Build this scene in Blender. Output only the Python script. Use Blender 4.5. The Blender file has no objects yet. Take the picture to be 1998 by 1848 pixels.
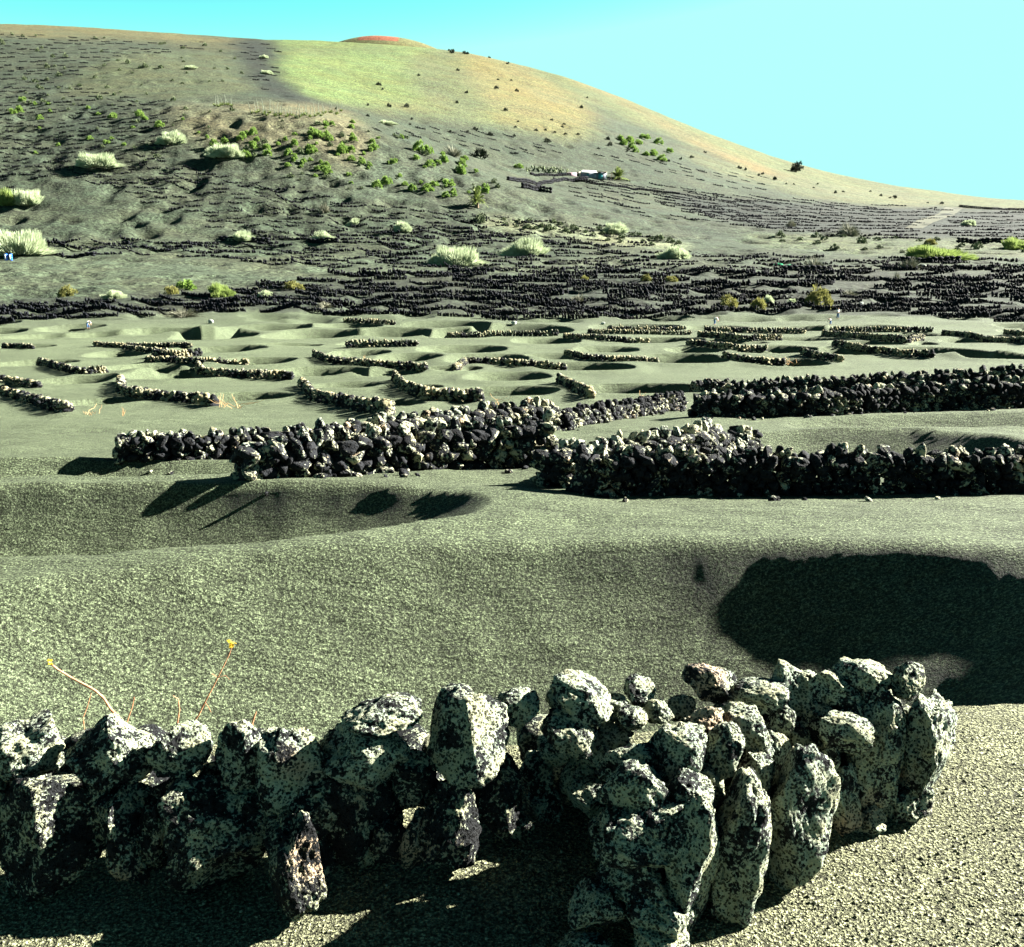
import bpy, math, random
import numpy as np
from mathutils import Vector, Matrix, Euler
R = math.radians
random.seed(7); rng = np.random.default_rng(7)
sc = bpy.context.scene
COL = sc.collection

# ------------------------------------------------------------------ camera
F = 1981.0; PITCH = 14.6; EYE = 1.6
cp, sp = math.cos(R(PITCH)), math.sin(R(PITCH))
cam_d = bpy.data.cameras.new("camera"); cam = bpy.data.objects.new("camera", cam_d); COL.objects.link(cam)
cam.location = (0, 0, EYE); cam.rotation_euler = (R(90 - PITCH), 0, 0)
cam_d.sensor_width = 36; cam_d.sensor_fit = 'HORIZONTAL'; cam_d.lens = 36 * F / 1998
cam_d.clip_start = .05; cam_d.clip_end = 6000
sc.camera = cam
# ------------------------------------------------------------------ light
SUN_EL, SUN_AZ = 26.0, 70.0          # azimuth clockwise from +Y (view direction)
w = bpy.data.worlds.new("World"); sc.world = w; w.use_nodes = True
nt = w.node_tree; bg = nt.nodes['Background']
sky = nt.nodes.new('ShaderNodeTexSky'); sky.sky_type = 'NISHITA'; sky.sun_disc = False
sky.sun_elevation = R(SUN_EL); sky.sun_rotation = R(SUN_AZ); sky.altitude = 300
sky.air_density = .55; sky.dust_density = .15; sky.ozone_density = 1.5
mul = nt.nodes.new('ShaderNodeMix'); mul.data_type = 'RGBA'; mul.blend_type = 'MULTIPLY'; mul.inputs[0].default_value = 1
mul.inputs[7].default_value = (.135, .13, .032, 1)
gm = nt.nodes.new('ShaderNodeGamma'); gm.inputs[1].default_value = 3.0
nt.links.new(sky.outputs[0], gm.inputs[0]); nt.links.new(gm.outputs[0], mul.inputs[6]); cap = nt.nodes.new('ShaderNodeMix'); cap.data_type = 'RGBA'; cap.blend_type = 'DARKEN'; cap.inputs[0].default_value = 1
cap.inputs[7].default_value = (.92, 2.1, 1.95, 1)
nt.links.new(mul.outputs[2], cap.inputs[6]); nt.links.new(cap.outputs[2], bg.inputs[0]); bg.inputs[1].default_value = .05
sun_d = bpy.data.lights.new("sun", 'SUN'); sun_d.energy = 5; sun_d.angle = R(.5); sun_d.color = (1, .96, .86)
sun = bpy.data.objects.new("sun", sun_d); COL.objects.link(sun)
sv = Vector((math.sin(R(SUN_AZ)) * math.cos(R(SUN_EL)), math.cos(R(SUN_AZ)) * math.cos(R(SUN_EL)), math.sin(R(SUN_EL))))
sun.rotation_euler = sv.to_track_quat('Z', 'Y').to_euler()
vs = sc.view_settings; vs.view_transform = 'Standard'; vs.look = 'None'; vs.gamma = 1; vs.exposure = 3.35
sc.cycles.max_bounces = 4; sc.cycles.diffuse_bounces = 1

# ------------------------------------------------------------------ pixel <-> world (1998 x 1848 picture)
def m_of(v):
    q = 924 - v
    return (-F * sp + q * cp) / (F * cp + q * sp)
def s_of(u, v): return (u - 999) / (F * cp + (924 - v) * sp)
def project(x, y, z):
    zz = z - EYE
    fwd = y * cp - zz * sp; up = y * sp + zz * cp
    fwd = np.maximum(fwd, 1e-3)
    return 999 + F * x / fwd, 924 - F * up / fwd
def at(u, v, y):
    return Vector((s_of(u, v) * y, y, EYE + m_of(v) * y))

# ------------------------------------------------------------------ noise
def _h(ix, iy, seed):
    n = (ix * 374761393 + iy * 668265263 + seed * 974634777) & 0xffffffff
    n = ((n ^ (n >> 13)) * 1274126177) & 0xffffffff
    return ((n ^ (n >> 16)) & 0xffff) / 65535.0
def vn(x, y, seed=0):
    ix = np.floor(x).astype(np.int64); iy = np.floor(y).astype(np.int64)
    fx = x - ix; fy = y - iy; fx = fx * fx * (3 - 2 * fx); fy = fy * fy * (3 - 2 * fy)
    a = _h(ix, iy, seed); b = _h(ix + 1, iy, seed); c = _h(ix, iy + 1, seed); d = _h(ix + 1, iy + 1, seed)
    return (a + (b - a) * fx) * (1 - fy) + (c + (d - c) * fx) * fy
def fbm(x, y, o=4, seed=0):
    t = 0; amp = .5; tot = 0
    for k in range(o):
        t = t + amp * vn(x, y, seed + k * 17); tot += amp; amp *= .5; x = x * 2.03 + 5.3; y = y * 2.03 + 1.7
    return t / tot - .5
def _h3(ix, iy, iz, seed):
    n = (ix * 374761393 + iy * 668265263 + iz * 2147483647 % 4294967291 + seed * 974634777) & 0xffffffff
    n = ((n ^ (n >> 13)) * 1274126177) & 0xffffffff
    return ((n ^ (n >> 16)) & 0xffff) / 65535.0
def vn3(p, seed=0):
    i = np.floor(p).astype(np.int64); f = p - i; f = f * f * (3 - 2 * f)
    r = 0
    for a in (0, 1):
        for b in (0, 1):
            for c in (0, 1):
                wt = (f[:, 0] if a else 1 - f[:, 0]) * (f[:, 1] if b else 1 - f[:, 1]) * (f[:, 2] if c else 1 - f[:, 2])
                r = r + wt * _h3(i[:, 0] + a, i[:, 1] + b, i[:, 2] + c, seed)
    return r
def fbm3(p, o=3, seed=0):
    t = 0; amp = .5; tot = 0
    for k in range(o):
        t = t + amp * vn3(p, seed + 13 * k); tot += amp; amp *= .5; p = p * 2.05 + 3.1
    return t / tot - .5
def sstep(a, b, x):
    t = np.clip((x - a) / (b - a), 0, 1); return t * t * (3 - 2 * t)

# ------------------------------------------------------------------ terrain base: rows by distance, columns by direction
US = [-900, 0, 250, 500, 650, 750, 870, 1000, 1150, 1250, 1500, 1750, 1998, 2900]
ROWS = {  # distance : picture row the ground reaches, one per column
 15: [905]*14,
 24: [825, 825, 822, 820, 820, 820, 820, 820, 818, 815, 812, 806, 800, 800],
 42: [775, 772, 770, 768, 766, 765, 764, 762, 760, 758, 752, 745, 738, 735],
 80: [690, 690, 688, 685, 685, 683, 682, 681, 680, 678, 674, 670, 668, 668],
 150: [628]*10 + [625, 620, 620, 620],
 200: [575, 575, 575, 572, 570, 570, 570, 570, 570, 570, 568, 568, 568, 568],
 270: [505, 505, 508, 512, 515, 515, 516, 516, 516, 516, 515, 515, 515, 515],
 300: [478, 482, 485, 490, 495, 495, 497, 498, 498, 500, 500, 500, 500, 500],
 340: [420, 425, 428, 432, 440, 448, 452, 462, 470, 476, 480, 482, 484, 484],
 390: [340, 345, 345, 348, 355, 365, 385, 410, 432, 452, 462, 466, 468, 468],
 430: [275, 290, 285, 265, 270, 292, 330, 372, 408, 425, 448, 454, 458, 458],
 460: [250, 250, 240, 204, 210, 238, 300, 356, 392, 415, 438, 446, 450, 450],
 500: [215, 215, 205, 198, 214, 250, 308, 356, 392, 408, 430, 438, 442, 442],
 580: [160, 165, 160, 165, 195, 225, 270, 300, 338, 360, 402, 420, 426, 426],
 700: [100, 108, 108, 125, 150, 165, 195, 222, 264, 298, 368, 402, 412, 412],
 880: [55, 58, 68, 92, 98, 105, 126, 155, 200, 242, 338, 384, 403, 406],
 1000: [40, 43, 52, 76, 78, 79, 85, 114, 160, 206, 317, 368, 397, 402],
}
def build_base():
    ys = sorted(ROWS); U = np.array(US, float)
    S = (U - 999) / 2024
    ks = [.5, 3, 6, 9.5, 12] + ys
    Zt = []
    for y in ks:
        if y <= 3: Zt.append(S * 0)
        elif y <= 9.5: Zt.append(-.235 * (y - 3) + .035 * S * y)
        elif y == 12: Zt.append(S * 0 - 1.79)
        else:
            Zt.append(np.array([EYE + y * m_of(v) for v in ROWS[y]]))
    top = Zt[-1]
    ks = ks + [1100, 1250, 2200]
    Zt += [EYE + (top - EYE) * 1.085, top - 30, top - 200]
    Zt = np.array(Zt); lk = np.log(ks)
    ly = np.linspace(math.log(.5), math.log(2200), 700)
    ss = np.linspace(S[0], S[-1], 500)
    T = np.array([np.interp(ly, lk, Zt[:, j]) for j in range(len(U))]).T
    G = np.array([np.interp(ss, S, T[i]) for i in range(len(ly))])
    def blur(A, sg, ax):
        k = np.exp(-.5 * (np.arange(-3 * sg, 3 * sg + 1) / sg) ** 2); k /= k.sum()
        pad = [(0, 0), (0, 0)]; pad[ax] = (3 * sg, 3 * sg)
        P = np.pad(A, pad, mode='edge')
        return np.apply_along_axis(lambda r: np.convolve(r, k, 'valid'), ax, P)
    G = blur(blur(G, 16, 1), 3, 0)
    return ly, ss, G
_ly, _ss, _G = build_base()
def bil(A, fi, fj):
    fi = np.clip(fi, 0, A.shape[0] - 1.001); fj = np.clip(fj, 0, A.shape[1] - 1.001)
    i = fi.astype(int); j = fj.astype(int); a = fi - i; b = fj - j
    return (A[i, j] * (1 - a) + A[i + 1, j] * a) * (1 - b) + (A[i, j + 1] * (1 - a) + A[i + 1, j + 1] * a) * b
def base(x, y):
    yy = np.maximum(y, .8)
    return bil(_G, (np.log(yy) - _ly[0]) / (_ly[1] - _ly[0]), (x / yy - _ss[0]) / (_ss[1] - _ss[0]))
def basecast(u, v):
    y = np.exp(np.linspace(math.log(1.5), math.log(1500), 6000)); x = s_of(u, v) * y; z = EYE + m_of(v) * y
    d = z - base(x, y); k = np.argmax(d < 0)
    return float(x[k]), float(y[k])

# fan grid: x = s*(y+3)
NC, NR = 860, 1050
sa = np.concatenate([np.linspace(-2.2, -.60, 60)[:-1], np.linspace(-.60, .60, NC - 80), np.linspace(.60, 2.2, 150)[1:]])
NC = len(sa)
ty = np.concatenate([np.linspace(math.log(.6), math.log(4.2), 60)[:-1], np.linspace(math.log(4.2), math.log(1700), NR - 60)])
NR = len(ty)
yv = np.exp(ty) - 3
GX = sa[None, :] * (yv[:, None] + 3); GY = np.repeat(yv[:, None], NC, 1)
GZ = base(GX, GY)
def idx(x, y):
    return np.interp(np.log(np.maximum(y + 3, .61)), ty, np.arange(NR)), np.interp(x / np.maximum(y + 3, .61), sa, np.arange(NC))
def zt(x, y):
    x = np.atleast_1d(np.asarray(x, float)); y = np.atleast_1d(np.asarray(y, float))
    return bil(GZ, *idx(x, y))
def cast0(u, v):
    y = np.exp(np.linspace(math.log(14), math.log(1500), 4000)); x = s_of(u, v) * y; z = EYE + m_of(v) * y
    k = int(np.argmax(z - bil(GZ0, *idx(x, y)) < 0))
    return Vector((x[k], y[k], 0))
def cast(u, v, y0=1.3):
    y = np.exp(np.linspace(math.log(y0), math.log(1500), 4000)); x = s_of(u, v) * y; z = EYE + m_of(v) * y
    d = z - zt(x, y)
    k = int(np.argmax(d < 0))
    if k == 0: k = 3000
    t = d[k - 1] / (d[k - 1] - d[k] + 1e-9); yy = y[k - 1] + (y[k] - y[k - 1]) * min(max(t, 0), 1)
    xx = s_of(u, v) * yy
    return Vector((xx, yy, float(zt(xx, yy)[0])))
def normal_at(x, y, e=1.5):
    a = zt([x + e, x - e, x, x], [y, y, y + e, y - e])
    return Vector((-(a[0] - a[1]) / (2 * e), -(a[2] - a[3]) / (2 * e), 1)).normalized()
def bowl(cx, cy, a, b, depth, rot=0, pw=1.0, rim=0.0, rimw=.35, ex=2.4):
    """a dug pit: paraboloid hollow of half-axes a,b with a low rim of thrown-up cinders"""
    ext = max(a, b) * (1 + rimw * 3)
    i0, _ = idx(np.array([0.]), np.array([cy - ext])); i1, _ = idx(np.array([0.]), np.array([cy + ext]))
    i0 = int(max(i0[0] - 1, 0)); i1 = int(i1[0] + 2)
    X = GX[i0:i1]; Y = GY[i0:i1]
    c, s = math.cos(rot), math.sin(rot)
    dx = X - cx; dy = Y - cy
    r = (np.abs((dx * c + dy * s) / a) ** ex + np.abs((-dx * s + dy * c) / b) ** ex) ** (1 / ex)
    r = r * (1 + .12 * fbm(X / a * 1.3 + cx, Y / b * 1.3 + cy, 2, 5))
    f_ = 1 - r ** 2; GZ[i0:i1] -= depth * (np.clip(f_, 0, 1) ** pw if ex == 2.4 else np.where(f_ > -.5, .5 * (f_ + np.sqrt(f_ * f_ + .005)), 0))
    if rim: GZ[i0:i1] += rim * np.exp(-((r - 1.06) / rimw) ** 2)

# rolling cinder surface
nearw = sstep(25, 60, GY)
GZ += nearw * (.55 + .6 * sstep(70, 140, GY)) * fbm(GX / 14, GY / 14, 3, 3) * (1 - sstep(300, 600, GY) * .2)
GZ += sstep(300, 420, GY) * 3.0 * fbm(GX / 60, GY / 60, 3, 9)
GZ += ((.10 + .05 * sstep(9, 11, GY)) * fbm(GX / 1.5, GY / 1.5, 3, 21)) * sstep(3.5, 7, GY) * (1 - sstep(20, 60, GY))
GZ += .02 * fbm(GX / .35, GY / .35, 3, 22) * (1 - sstep(10, 20, GY))
# near craters
_keep = GZ.copy()
bowl(-.7, 5.95, 5.5, 3.3, 1.78, .17, 1.0, .0, .12, 2.1)
GZ = np.maximum(GZ, _keep - .85 * np.maximum(0, GY - 2.82 - .22 * np.clip(GX, 0, 2.2)) ** 1.1)
bowl(-5.4, 10.7, 5.2, 1.75, 1.15, .12, 1.0, .06, .2)
bowl(-7.2, 14.2, 4.2, 1.2, .5, .12, 1.0, .04, .2)
bowl(6.2, 17.5, 3.2, 2.6, .9, .1, 1.0, .05, .2)
bowl(9.5, 21.8, 3.6, 1.5, .6, .1, 1.0, .05, .2)
# pits of the crescent field: (u, v, half width px, depth ratio)
PITS = [(199, 786, 72, .40), (142, 747, 70, .34), (463, 779, 92, .42), (623, 729, 88, .36), (876, 722, 62, .30), (735, 790, 85, .36),
 (500, 706, 70, .3), (1067, 664, 62, .34), (1290, 664, 75, .34), (1138, 719, 90, .38), (1330, 703, 80, .34), (985, 768, 95, .42),
 (1245, 763, 110, .36), (1543, 709, 62, .34), (1505, 680, 75, .38), (1571, 661, 75, .36), (1830, 688, 78, .42), (1720, 668, 85, .3), (1940, 668, 80, .3),
 (60, 712, 70, .26), (300, 718, 80, .24), (240, 690, 60, .2), (350, 735, 90, .26), (800, 697, 60, .28), (700, 688, 55, .26), (900, 680, 80, .25), (560, 672, 60, .25),
 (420, 655, 70, .28), (620, 652, 90, .28), (760, 650, 75, .28), (190, 652, 65, .28), (80, 655, 60, .25), (300, 642, 70, .28), (140, 637, 50, .28),
 (860, 638, 90, .25), (1240, 640, 80, .25), (1020, 640, 90, .25), (520, 640, 80, .22), (1400, 640, 60, .2), (1700, 640, 70, .2)]
GZ0 = GZ.copy()
random.seed(31)
for k in range(400):
    u, v = random.uniform(-60, 2060), random.uniform(632, 775)
    if v > 700 and u > 1250: continue
    hw = random.uniform(50, 80)
    if all(abs(u - q[0]) > (hw + q[2]) * .8 or abs(v - q[1]) > 9 + (v - 630) * .12 for q in PITS): PITS.append((u, v, hw, random.uniform(.18, .34)))
for (u, v, hw, dr) in PITS:
    c_ = cast(u, v + 2, 14); x, y = c_.x, c_.y
    a = hw * y / 2000 * 1.12
    bowl(x, y, a, a * 1.5, min(dr * 2.6, .85) * a, 0, 1.0, (.07 if y < 70 else .03) * a, .3)
CR = [
 ('small crescent wall at left edge, lowest of the field', [(7, 774), (70, 792), (135, 812)], .42),
 ('short wall cut by the left edge above the lowest crescent', [(-30, 746), (30, 753), (77, 762)], .42),
 ('thick humped crescent wall in upper left of the near field', [(76, 712), (107, 722), (150, 735), (217, 731)], .55),
 ('long hooked crescent wall left of the orange dry twigs', [(237, 750), (237, 775), (285, 783), (356, 790), (427, 800)], .5),
 ('level wall high on the left with pale stones at its right end', [(182, 678), (249, 681), (377, 681)], .6),
 ('dark wall overlapping just below the level high left wall', [(242, 684), (280, 688), (330, 692)], .5),
 ('heap of pale tan stones piled on the left field walls', [(299, 700), (345, 702), (395, 697)], .8),
 ('dark wall below the pale stone heap, ending in tan stones', [(285, 709), (380, 713), (488, 716)], .55),
 ('crescent wall with a high left hook under the stone heap', [(386, 722), (390, 732), (463, 741), (577, 746)], .6),
 ('longest crescent wall at the centre left beside a shaded hollow', [(612, 699), (640, 711), (740, 721), (836, 727)], .62),
 ('steep diagonal crescent wall running down to the centre wall', [(588, 757), (612, 786), (690, 806), (765, 820)], .5),
 ('tiny lump of wall near left edge in the upper field', [(7, 682), (66, 684)], .6),
 ('dark peaked wall with shadow in the upper centre left', [(676, 680), (730, 679), (815, 679)], .8),
 ('ragged broken wall in the upper centre of the field', [(871, 656), (960, 658), (1092, 657)], .9),
 ('even low wall right of the ragged broken wall', [(1099, 662), (1180, 667), (1270, 671)], .7),
 ('arched crescent wall at the centre with tan right end stone', [(886, 727), (911, 712), (960, 714), (1110, 725)], .55),
 ('thin crescent wall right of the arched centre wall', [(1103, 694), (1138, 704), (1288, 711)], .5),
 ('deep curved crescent wall ending behind the long centre wall', [(770, 744), (782, 762), (840, 790), (907, 786), (946, 790)], .6),
 ('short diagonal wall beside the shallow pit at centre right', [(1091, 750), (1114, 764), (1153, 785)], .5),
 ('far level wall at upper centre right', [(1146, 652), (1250, 654), (1352, 655)], .7),
 ('farthest level wall beside a pale boulder at the upper centre', [(1185, 641), (1260, 644), (1341, 646)], .8),
 ('short low wall in the upper centre left at the dark field edge', [(672, 630), (772, 637)], .9),
 ('crescent wall around yellow dry grass at the right', [(1411, 701), (1447, 710), (1532, 716)], .55),
 ('crescent wall with pale stones beside the right dry grass', [(1564, 694), (1589, 703), (1643, 711)], .6),
 ('long flat crescent wall above the right dry grass', [(1340, 676), (1429, 685), (1500, 688)], .6),
 ('thick crescent wall third up at the right of the field', [(1361, 660), (1447, 668), (1529, 667)], .8),
 ('long crescent wall at the deep round hollow on the right', [(1625, 678), (1696, 689), (1767, 699), (1825, 702)], .6),
 ('wavy crescent wall above the deep right hollow', [(1603, 657), (1696, 666), (1767, 673), (1803, 668)], .8),
 ('wall running to the right edge of the near field', [(1838, 655), (1910, 666), (2010, 676)], .7),
 ('straight thin wall just under the bending worker at right', [(1376, 648), (1571, 653)], .8),
 ('straight thin wall just right of the standing worker', [(1621, 648), (1821, 651)], .8),
 ('short stub of wall at the right edge', [(1960, 655), (2010, 660)], .7),
]

for (_lb, _pts, _hh) in CR:      # each windbreak stands on the unbroken rim of its pit
    W = [cast0(u, v) for (u, v) in _pts]; d = np.r_[0, np.cumsum([math.hypot(W[q + 1].x - W[q].x, W[q + 1].y - W[q].y) for q in range(len(W) - 1)])]
    tq = np.linspace(0, d[-1], int(d[-1] / .35) + 2); wx = np.interp(tq, d, [p.x for p in W]); wy = np.interp(tq, d, [p.y for p in W])
    i0 = int(np.interp(math.log(wy.min() + .5), ty, np.arange(NR))); i1 = int(np.interp(math.log(wy.max() + 5.5), ty, np.arange(NR))) + 2
    i0 = int(np.interp(math.log(wy.min() + 3 - 2.5), ty, np.arange(NR)))
    sg = .55 if wy.mean() < 70 else .9
    X = GX[i0:i1]; Y = GY[i0:i1]; wmax = np.zeros(X.shape)
    for px_, py_ in zip(wx, wy): wmax = np.maximum(wmax, np.exp(-((X - px_) ** 2 + ((Y - py_) / 1.3) ** 2) / sg ** 2))
    GZ[i0:i1] = GZ[i0:i1] * (1 - wmax) + (GZ0[i0:i1] + .12) * wmax
for k in range(2600):       # shallow dug hollows all over the lower hill and valley
    u = random.uniform(-80, 2080); v = random.uniform(70, 625)
    if v < 400 and u > 1250: continue
    if u > 560 and v < 235: continue
    x, y = basecast(u, v)
    if y < 100: continue
    a = random.uniform(2.2, 4.2) * (1 if y < 250 else 1.25)
    if 200 < y < 300 and u < 900: dd = .24
    else: dd = .30
    bowl(x, y, a, a * random.uniform(.8, 1.4), a * dd * random.uniform(.4, 1), 0, 1.2, .0)

# ------------------------------------------------------------------ material helpers
def mat(name):
    m = bpy.data.materials.new(name); m.use_nodes = True
    t = m.node_tree; b = t.nodes['Principled BSDF']; b.inputs['Roughness'].default_value = .95
    b.inputs['Specular IOR Level'].default_value = .15
    return m, t, b
def N(t, k, **kw):
    n = t.nodes.new(k)
    for a, v in kw.items():
        if a in n.inputs: n.inputs[a].default_value = v
        else: setattr(n, a, v)
    return n
def L(t, a, b): t.links.new(a, b)
def ramp(t, src, stops, interp='LINEAR'):
    r = t.nodes.new('ShaderNodeValToRGB'); r.color_ramp.interpolation = interp
    e = r.color_ramp.elements
    while len(e) < len(stops): e.new(.5)
    for k, (p, c) in enumerate(stops):
        e[k].position = p; e[k].color = (c, c, c, 1) if isinstance(c, (int, float)) else (*c, 1)
    L(t, src, r.inputs[0]); return r
def mixc(t, f, a, b, mode='MIX'):
    m = t.nodes.new('ShaderNodeMix'); m.data_type = 'RGBA'; m.blend_type = mode
    for s, v in ((m.inputs[0], f), (m.inputs[6], a), (m.inputs[7], b)):
        if hasattr(v, 'links'): L(t, v, s)
        else: s.default_value = (*v, 1) if isinstance(v, tuple) else v
    return m.outputs[2]
def noise(t, scale, detail=3, rough=.55, vec=None):
    n = N(t, 'ShaderNodeTexNoise'); n.inputs['Scale'].default_value = scale; n.inputs['Detail'].default_value = detail
    n.inputs['Roughness'].default_value = rough
    if vec is not None: L(t, vec, n.inputs['Vector'])
    return n.outputs['Fac']

def ground_material():
    m, t, b = mat('volcanic_cinders')
    geo = N(t, 'ShaderNodeNewGeometry'); P = geo.outputs['Position']
    at_ = N(t, 'ShaderNodeAttribute', attribute_name='cover'); c = at_.outputs['Color']
    sx = N(t, 'ShaderNodeSeparateXYZ'); L(t, P, sx.inputs[0])
    nearf = N(t, 'ShaderNodeMapRange'); L(t, sx.outputs[1], nearf.inputs[0]); nearf.inputs[1].default_value = 3.4; nearf.inputs[2].default_value = 5.5
    def two(a_, b_):
        m_ = N(t, 'ShaderNodeMix'); L(t, nearf.outputs[0], m_.inputs[0]); L(t, a_, m_.inputs[2]); L(t, b_, m_.inputs[3]); return m_.outputs[0]
    g = two(noise(t, 180, 2, .6, P), noise(t, 80, 2, .6, P)); g2 = two(noise(t, 110, 2, .6, P), noise(t, 38, 3, .7, P)); g3 = noise(t, 2.2, 4, .6, P); g4 = noise(t, .35, 5, .65, P)
    # pale and dark grains
    r1 = ramp(t, g, [(.36, .35), (.5, .9), (.66, 1.9)])
    c1 = mixc(t, 1.0, c, r1.outputs[0], 'MULTIPLY')
    r2 = ramp(t, g2, [(.36, .18), (.5, .8), (.64, 2.6)]); c1 = mixc(t, .9, c1, r2.outputs[0], 'MULTIPLY')
    r3 = ramp(t, g3, [(.3, .78), (.7, 1.22)]); c1 = mixc(t, .8, c1, r3.outputs[0], 'MULTIPLY')
    r4 = ramp(t, g4, [(.3, .8), (.7, 1.2)]); c1 = mixc(t, .8, c1, r4.outputs[0], 'MULTIPLY')
    L(t, c1, b.inputs['Base Color'])
    vor = N(t, 'ShaderNodeTexVoronoi'); vor.inputs['Scale'].default_value = 105; L(t, P, vor.inputs['Vector'])
    b1 = N(t, 'ShaderNodeBump'); b1.inputs['Distance'].default_value = .005; b1.inputs['Strength'].default_value = 1
    b1.invert = True; L(t, vor.outputs['Distance'], b1.inputs['Height'])
    b2 = N(t, 'ShaderNodeBump'); b2.inputs['Distance'].default_value = .03; b2.inputs['Strength'].default_value = 1
    L(t, g2, b2.inputs['Height']); L(t, b1.outputs[0], b2.inputs['Normal'])
    b3 = N(t, 'ShaderNodeBump'); b3.inputs['Distance'].default_value = .12; b3.inputs['Strength'].default_value = .5
    L(t, g3, b3.inputs['Height']); L(t, b2.outputs[0], b3.inputs['Normal'])
    mp = N(t, 'ShaderNodeMapping'); mp.inputs['Scale'].default_value = (.9, 4.5, 3); mp.inputs['Rotation'].default_value = (0, 0, .35); L(t, P, mp.inputs[0])
    b4 = N(t, 'ShaderNodeBump'); b4.inputs['Distance'].default_value = .10; b4.inputs['Strength'].default_value = .6
    L(t, noise(t, 1.6, 3, .6, mp.outputs[0]), b4.inputs['Height']); L(t, b3.outputs[0], b4.inputs['Normal'])
    L(t, b4.outputs[0], b.inputs['Normal'])
    return m
def far_material():
    m, t, b = mat('hillside_soil')
    geo = N(t, 'ShaderNodeNewGeometry'); P = geo.outputs['Position']
    c = N(t, 'ShaderNodeAttribute', attribute_name='cover').outputs['Color']
    g1 = noise(t, .9, 3, .7, P); g2 = noise(t, .18, 5, .65, P); g3 = noise(t, .03, 4, .6, P)
    c1 = mixc(t, 1, c, ramp(t, g1, [(.36, .35), (.5, .95), (.62, 1.8)]).outputs[0], 'MULTIPLY')
    c1 = mixc(t, 1, c1, ramp(t, g2, [(.3, .7), (.7, 1.3)]).outputs[0], 'MULTIPLY')
    c1 = mixc(t, .8, c1, ramp(t, g3, [(.3, .85), (.7, 1.15)]).outputs[0], 'MULTIPLY')
    c1 = mixc(t, .9, c1, mixc(t, ramp(t, noise(t, .045, 5, .7, P), [(.40, 0), (.60, 1)]).outputs[0], (1.06, .99, .90), (.93, 1.02, .99)), 'MULTIPLY')
    c1 = mixc(t, 1, c1, ramp(t, noise(t, .42, 3, .75, P), [(.33, .35), (.40, 1), (.62, 1), (.70, 1.5)]).outputs[0], 'MULTIPLY')
    L(t, c1, b.inputs['Base Color'])
    b1 = N(t, 'ShaderNodeBump'); b1.inputs['Distance'].default_value = .5; b1.inputs['Strength'].default_value = .8
    L(t, g1, b1.inputs['Height'])
    b2 = N(t, 'ShaderNodeBump'); b2.inputs['Distance'].default_value = 1.5; b2.inputs['Strength'].default_value = .4
    L(t, g2, b2.inputs['Height']); L(t, b1.outputs[0], b2.inputs['Normal']); L(t, b2.outputs[0], b.inputs['Normal'])
    return m
def rock_material(name, dark, pale, cover, scale, bump, warm=.0):
    """vesicular basalt with crusts of pale lichen"""
    m, t, b = mat(name)
    tc = N(t, 'ShaderNodeNewGeometry').outputs['Position']
    tint = N(t, 'ShaderNodeAttribute', attribute_name='tint').outputs['Fac']
    n1 = noise(t, scale, 4, .65, tc); n2 = noise(t, scale * .16, 3, .6, tc); n3 = noise(t, scale * 2.7, 2, .6, tc)
    a = N(t, 'ShaderNodeMath', operation='MULTIPLY_ADD'); L(t, n2, a.inputs[0]); a.inputs[1].default_value = 1.0; L(t, n1, a.inputs[2])
    a2 = N(t, 'ShaderNodeMath', operation='MULTIPLY_ADD'); L(t, tint, a2.inputs[0]); a2.inputs[1].default_value = .35; L(t, a.outputs[0], a2.inputs[2])
    lo = 1.01 - (cover - .5) * .5
    f = ramp(t, a2.outputs[0], [(max(lo - .035, 0), 0), (min(lo + .035, 1), 1)])
    dk = mixc(t, n3, tuple(x * .6 for x in dark), tuple(x * 1.6 for x in dark))
    pc = mixc(t, ramp(t, n2, [(.4, 0), (.62, 1)]).outputs[0], pale, (pale[0] * 1.05, pale[1] * .88, pale[2] * .72))
    if warm:
        pc = mixc(t, ramp(t, noise(t, 3.1, 2, .5, tc), [(.60, 0), (.68, warm)]).outputs[0], pc, (.42, .26, .17))
    col = mixc(t, f.outputs[0], dk, pc)
    vor = N(t, 'ShaderNodeTexVoronoi'); vor.inputs['Scale'].default_value = scale * 1.15; L(t, tc, vor.inputs['Vector'])
    vh = N(t, 'ShaderNodeMath', operation='MULTIPLY_ADD'); L(t, noise(t, scale * .35, 2, .5, tc), vh.inputs[0]); vh.inputs[1].default_value = -.75; L(t, vor.outputs['Distance'], vh.inputs[2])
    hole = ramp(t, vh.outputs[0], [(.0, .22), (.05, 1)])
    col = mixc(t, 1, col, hole.outputs[0], 'MULTIPLY')
    L(t, col, b.inputs['Base Color'])
    vr = ramp(t, vor.outputs['Distance'], [(.12, 0), (.42, 1)])
    b1 = N(t, 'ShaderNodeBump'); b1.inputs['Distance'].default_value = bump; b1.inputs['Strength'].default_value = 1
    L(t, vr.outputs[0], b1.inputs['Height'])
    b2 = N(t, 'ShaderNodeBump'); b2.inputs['Distance'].default_value = bump * 2.4; b2.inputs['Strength'].default_value = .9
    L(t, n1, b2.inputs['Height']); L(t, b1.outputs[0], b2.inputs['Normal']); L(t, b2.outputs[0], b.inputs['Normal'])
    return m
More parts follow.
